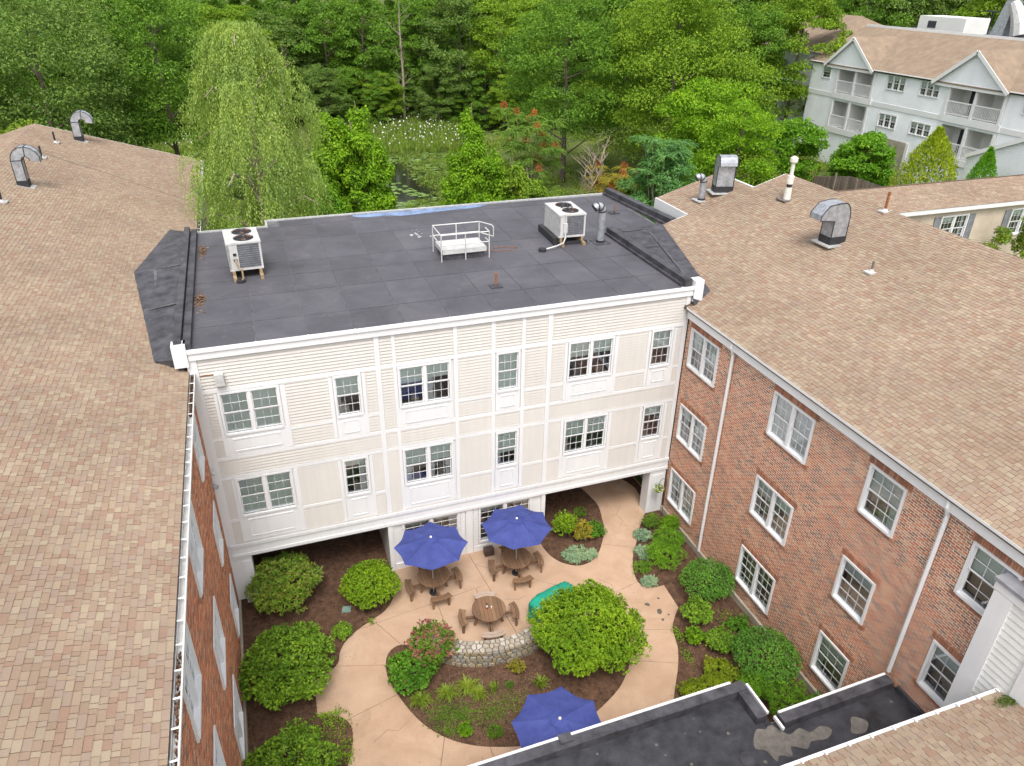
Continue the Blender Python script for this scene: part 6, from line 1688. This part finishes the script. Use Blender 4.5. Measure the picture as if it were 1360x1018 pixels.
for (ya, yb, yp_, zp) in ((22.9, 30.05, 26.5, 15.75), (37.35, 43.75, 40.55, 15.7)):
    xj = XF + (zp - EZf) / sF
    for yy in (ya - .15, yb + .15):
        quadobj('gable_roof', [(XF - .45, yy, EZf - .1), (XF - .45, yp_, zp), (xj, yp_, zp), (XF + .0, yy, EZf - .05)], M['shingle_far'])
    b = MB(); b.add([(XF - .2, ya, EZf - .1), (XF - .2, yb, EZf - .1), (XF - .2, yp_, zp - .12), (XF + .3, ya, EZf - .1), (XF + .3, yb, EZf - .1), (XF + .3, yp_, zp - .12)], [(0, 2, 1), (3, 4, 5), (0, 1, 4, 3)]); b.obj('gable', M['siding_blue'], ab)
    b = MB(); n = 17
    for k in range(n):
        z0 = EZf - .02 + k * .145; f_ = 1 - (z0 + .1 - (EZf - .1)) / (zp - EZf + .0)
        if f_ > .04: b.box(XF - .225, XF - .2, yp_ + (ya - yp_) * f_, yp_ + (yb - yp_) * f_, z0, z0 + .125)
    b.obj('gable_clapboard', M['siding_blue'], ab, kind='stuff')
    for yy in (ya - .15, yb + .15):
        b = MB(); b.beam((XF - .47, yy, EZf - .22), (XF - .47, yp_, zp - .12), .06, .28); b.obj('rake_board', M['white'], ab)
    b = MB(); b.box(XF - .27, XF - .21, ya, yb, EZf - .38, EZf - .02); b.obj('gable_sill', M['white'], ab)
# rear wing roof and rooftop plant
q = MB(); q.add([(62, 46.5, 13.6), (62, 60, 13.6), (68.5, 56, 17.0), (68.5, 50, 17.0), (78, 46.5, 13.6), (78, 60, 13.6)], [(0, 3, 2, 1), (0, 4, 3), (4, 5, 2, 3), (1, 2, 5)]); q.obj('rear_hip_roof', M['shingle_far'], ab)
b = MB(); b.box(62.3, 77.7, 46.8, 59.7, ZB, 13.55); b.obj('rear_wall', M['siding_blue'], ab)
b = MB(); b.box(68.0, 71.0, 36.0, 41.5, ZR2 - .1, ZR2 + 1.25); o = b.obj('rooftop_air_handler', M['siding_white']); o['label'] = 'long beige air handling unit on the apartment building roof'; o['category'] = 'air conditioner'
b = MB(); b.box(67.97, 67.999, 39.3, 40.3, ZR2 + .25, ZR2 + .85); b.obj('vent_grille', M['dark'], o)
t = thing('rooftop_duct', 'tall galvanised metal duct hood on the apartment building roof', 'duct', (67.6, 31.2, ZR2 - .1))
b = MB(); b.add([(-.3, 1.4, 0), (-.3, .1, 0), (1.2, .1, 0), (1.2, 1.4, 0), (-.1, .75, 3.0), (-.1, -.1, 3.0), (.9, -.1, 3.0), (.9, .75, 3.0)], [(0, 1, 5, 4), (1, 2, 6, 5), (2, 3, 7, 6), (3, 0, 4, 7), (4, 5, 6, 7)]); b.obj('riser', M['metal'], t, local=True)
b = MB(); b.tube([(.2, .2, 2.8), (.2, -.5, 2.0), (.2, -1.0, 1.2), (.2, -1.3, .3)], [.45, .6, .75, .8], 10); b.obj('elbow', M['metal_l'], t, local=True)
t = thing('rooftop_lamp_post', 'thin lamp post on the apartment building roof left of the metal duct', 'lamp post', (72, 36.8, ZR2 - .15))
b = MB(); b.tube([(0, 0, 0), (0, 0, 1.9)], .08, 6); b.obj('post', M['tar'], t, local=True)
b = MB(); b.box(-.3, .3, -.9, .7, 1.9, 2.0); b.obj('lamp_head', M['tar'], t, local=True)

# pale annex with rising roof edge, right edge
an = thing('annex', 'pale clapboard annex with a white roof edge at the right side behind the cypress', 'building', (54, 16, 3))
b = MB(); b.add([(54, 20.0, 3), (54, 9.0, 3), (54, 9.0, 14.2), (54, 20.0, 9.1), (66, 20.0, 3), (66, 9.0, 3), (66, 9, 14.2), (66, 20, 9.1)], [(0, 3, 2, 1), (0, 4, 7, 3), (1, 2, 6, 5)]); b.obj('wall', M['siding_blue'], an)
b = MB()
for k in range(60):
    z = 3.2 + k * .18; y1 = 20 if z < 9.1 else 20 - (z - 9.1) / 5.1 * 11
    if y1 > 9.3: b.box(53.965, 53.999, 9, y1 - .05, z, z + .155)
b.obj('clapboard', M['siding_blue'], an, kind='stuff')
b = MB(); b.beam((53.85, 20.1, 9.1), (53.85, 9, 14.3), .2, .28); b.obj('rake_board', M['white'], an)
b = MB(); b.add([(53.8, 20.1, 9.26), (53.8, 9, 14.46), (66, 9, 14.46), (66, 20.1, 9.26)], [(0, 1, 2, 3)]); b.obj('roof', M['shingle_far'], an)

# tan wing beyond the right ridge
tw = thing('tan_wing', 'tan clapboard wing with shuttered windows beyond the right roof', 'building', (40, 8, G))
hT = [(38.95, 40.80, 7.62, 9.08), (44.25, 46.1, 7.62, 9.08)]
b = MB()
for c in wall_cells(33, 52, G, 9.5, hT): b.box(c[0], c[1], 8.02, 8.2, c[2], c[3])
b.obj('wall', M['siding_tan'], tw)
Vs, Fs = [], []
for r in range(34):
    za = 5.6 + r * .115; zb = za + .115
    for s0, s1 in subtract(33, 52, [(h[0] - .03, h[1] + .03) for h in hT if zb > h[2] and za < h[3]]):
        q = len(Vs); Vs += [(s0, 8.02, za), (s1, 8.02, za), (s1, 7.97, za), (s0, 7.97, za), (s1, 8.0, zb), (s0, 8.0, zb)]; Fs += [(q, q + 1, q + 2, q + 3), (q + 3, q + 2, q + 4, q + 5)]
put('siding', mesh_np('siding', np.array(Vs) - np.array((40, 8, G)), np.array(Fs), M['siding_tan']), tw, kind='stuff')
for h in hT:
    window(tw, h[0], 7.96, h[2], 0, h[1] - h[0], h[3] - h[2], 2, [.2, 0], cols=3)
    for x0 in (h[0] - .58, h[1] + .12):
        b = MB(); b.frame(x0, x0 + .44, h[2] - .05, h[3] + .05, .05, 7.91, 7.955)
        for k in range(16): z = h[2] + .02 + k * .09; b.box(x0 + .05, x0 + .39, 7.925, 7.95, z, z + .07)
        b.obj('shutter', M['shutter'], tw)
b = MB(); b.box(33, 52, 7.70, 7.76, 9.45, 9.68); b.box(33, 52, 7.76, 7.99, 9.45, 9.5); b.obj('eave_fascia', M['white'], tw)
def tz(y): return 9.70 + .3 * (y - 7.7)
q = MB(); q.add([(30, 7.7, tz(7.7)), (52, 7.7, tz(7.7)), (52, 10.1, tz(10.1)), (30, 10.1, tz(10.1)), (52, 12.5, tz(7.7)), (30, 12.5, tz(7.7))], [(0, 1, 2, 3), (3, 2, 4, 5)]); q.obj('roof', M['shingle_base'], tw)
shingles(tw, (0, 7.7, 9.703), (0, UL, SLP * UL), (1, 0, 0), 2.5, 31.5, 52, mean=.3)
b = MB(); b.tube([(31, 10.1, tz(10.1) + .01), (52, 10.1, tz(10.1) + .01)], .05, 5); b.obj('ridge_cap', M['shingle_base'], tw)

# wooden fence
fn = thing('wooden_fence', 'weathered wooden board fence below the bright thicket', 'fence', (51.5, 27, 3))
for k in range(62):
    y = 22.5 + k * .15; zt = 5.2 + .9 * min(1, max(0, (31.2 - y) / 4.0)) if y > 27 else 6.1
    b = MB(); b.box(50.5, 50.53, y, y + .135, 2.0, zt + random.uniform(-.02, .02)); b.obj('board', M['fence'], fn)
for y in (24, 26.5, 29): b = MB(); b.box(50.36, 50.49, y, y + .13, 2.0, 6.0); b.obj('post', M['fence'], fn)
b = MB(); b.box(50.45, 50.49, 22.5, 28.8, 3.4, 3.5); b.obj('rail', M['metal'], fn)

def cone_bush(x, y, z, r, h, mat, label, n, L, name='conifer'):
    t = thing(name, label, 'shrub', (x, y, z))
    u_ = RNG.uniform(0, 1, n) ** .8; a = RNG.uniform(0, 2 * pi, n); rad = r * np.clip(1 - u_ ** 2.2, .05, 1) * (1 + .10 * np.sin(5 * a + 6 * u_)) * RNG.uniform(.8, 1.06, n)
    P = np.stack([rad * np.cos(a), rad * np.sin(a), u_ * h], 1); o_ = np.stack([np.cos(a), np.sin(a), np.full(n, .3)], 1)
    s = RNG.uniform(.6, 1.3, n); Vv, Ff = leaf_quads(P, o_ * .4 + rdir(n) * .6 + np.array([0, 0, .8]), o_ + rdir(n) * .5, L * s, L * .45 * s)
    put('foliage', mesh_np('foliage', Vv, Ff, M[mat]), t)
    b = MB(); b.tube([(0, 0, -.5), (0, 0, h * .7)], [.12, .03], 6); b.obj('trunk', M['bark'], t, local=True)
cone_bush(52, 21.3, 4.0, 2.5, 6.9, 'lf_gthuja', 'rounded golden yellow conifer in front of the apartment building', 7000, .24)
cone_bush(52, 16.7, 5.0, 1.25, 5.4, 'lf_thuja', 'slim bright green conifer right of the golden one', 4500, .18)
big_tree(43.2, 5.6, 1.6, 9.7, 5.5, 'lf_under', 'olive shrub crown at the right edge beside the tan wall', 40, 160, .16, .07, 'ornamental_tree', .8)
big_tree(57.5, 33.5, 2.0, 3.6, .0, 'lf_under', 'loose green bush against the concrete base of the apartment building', 50, 160, .2, .1)
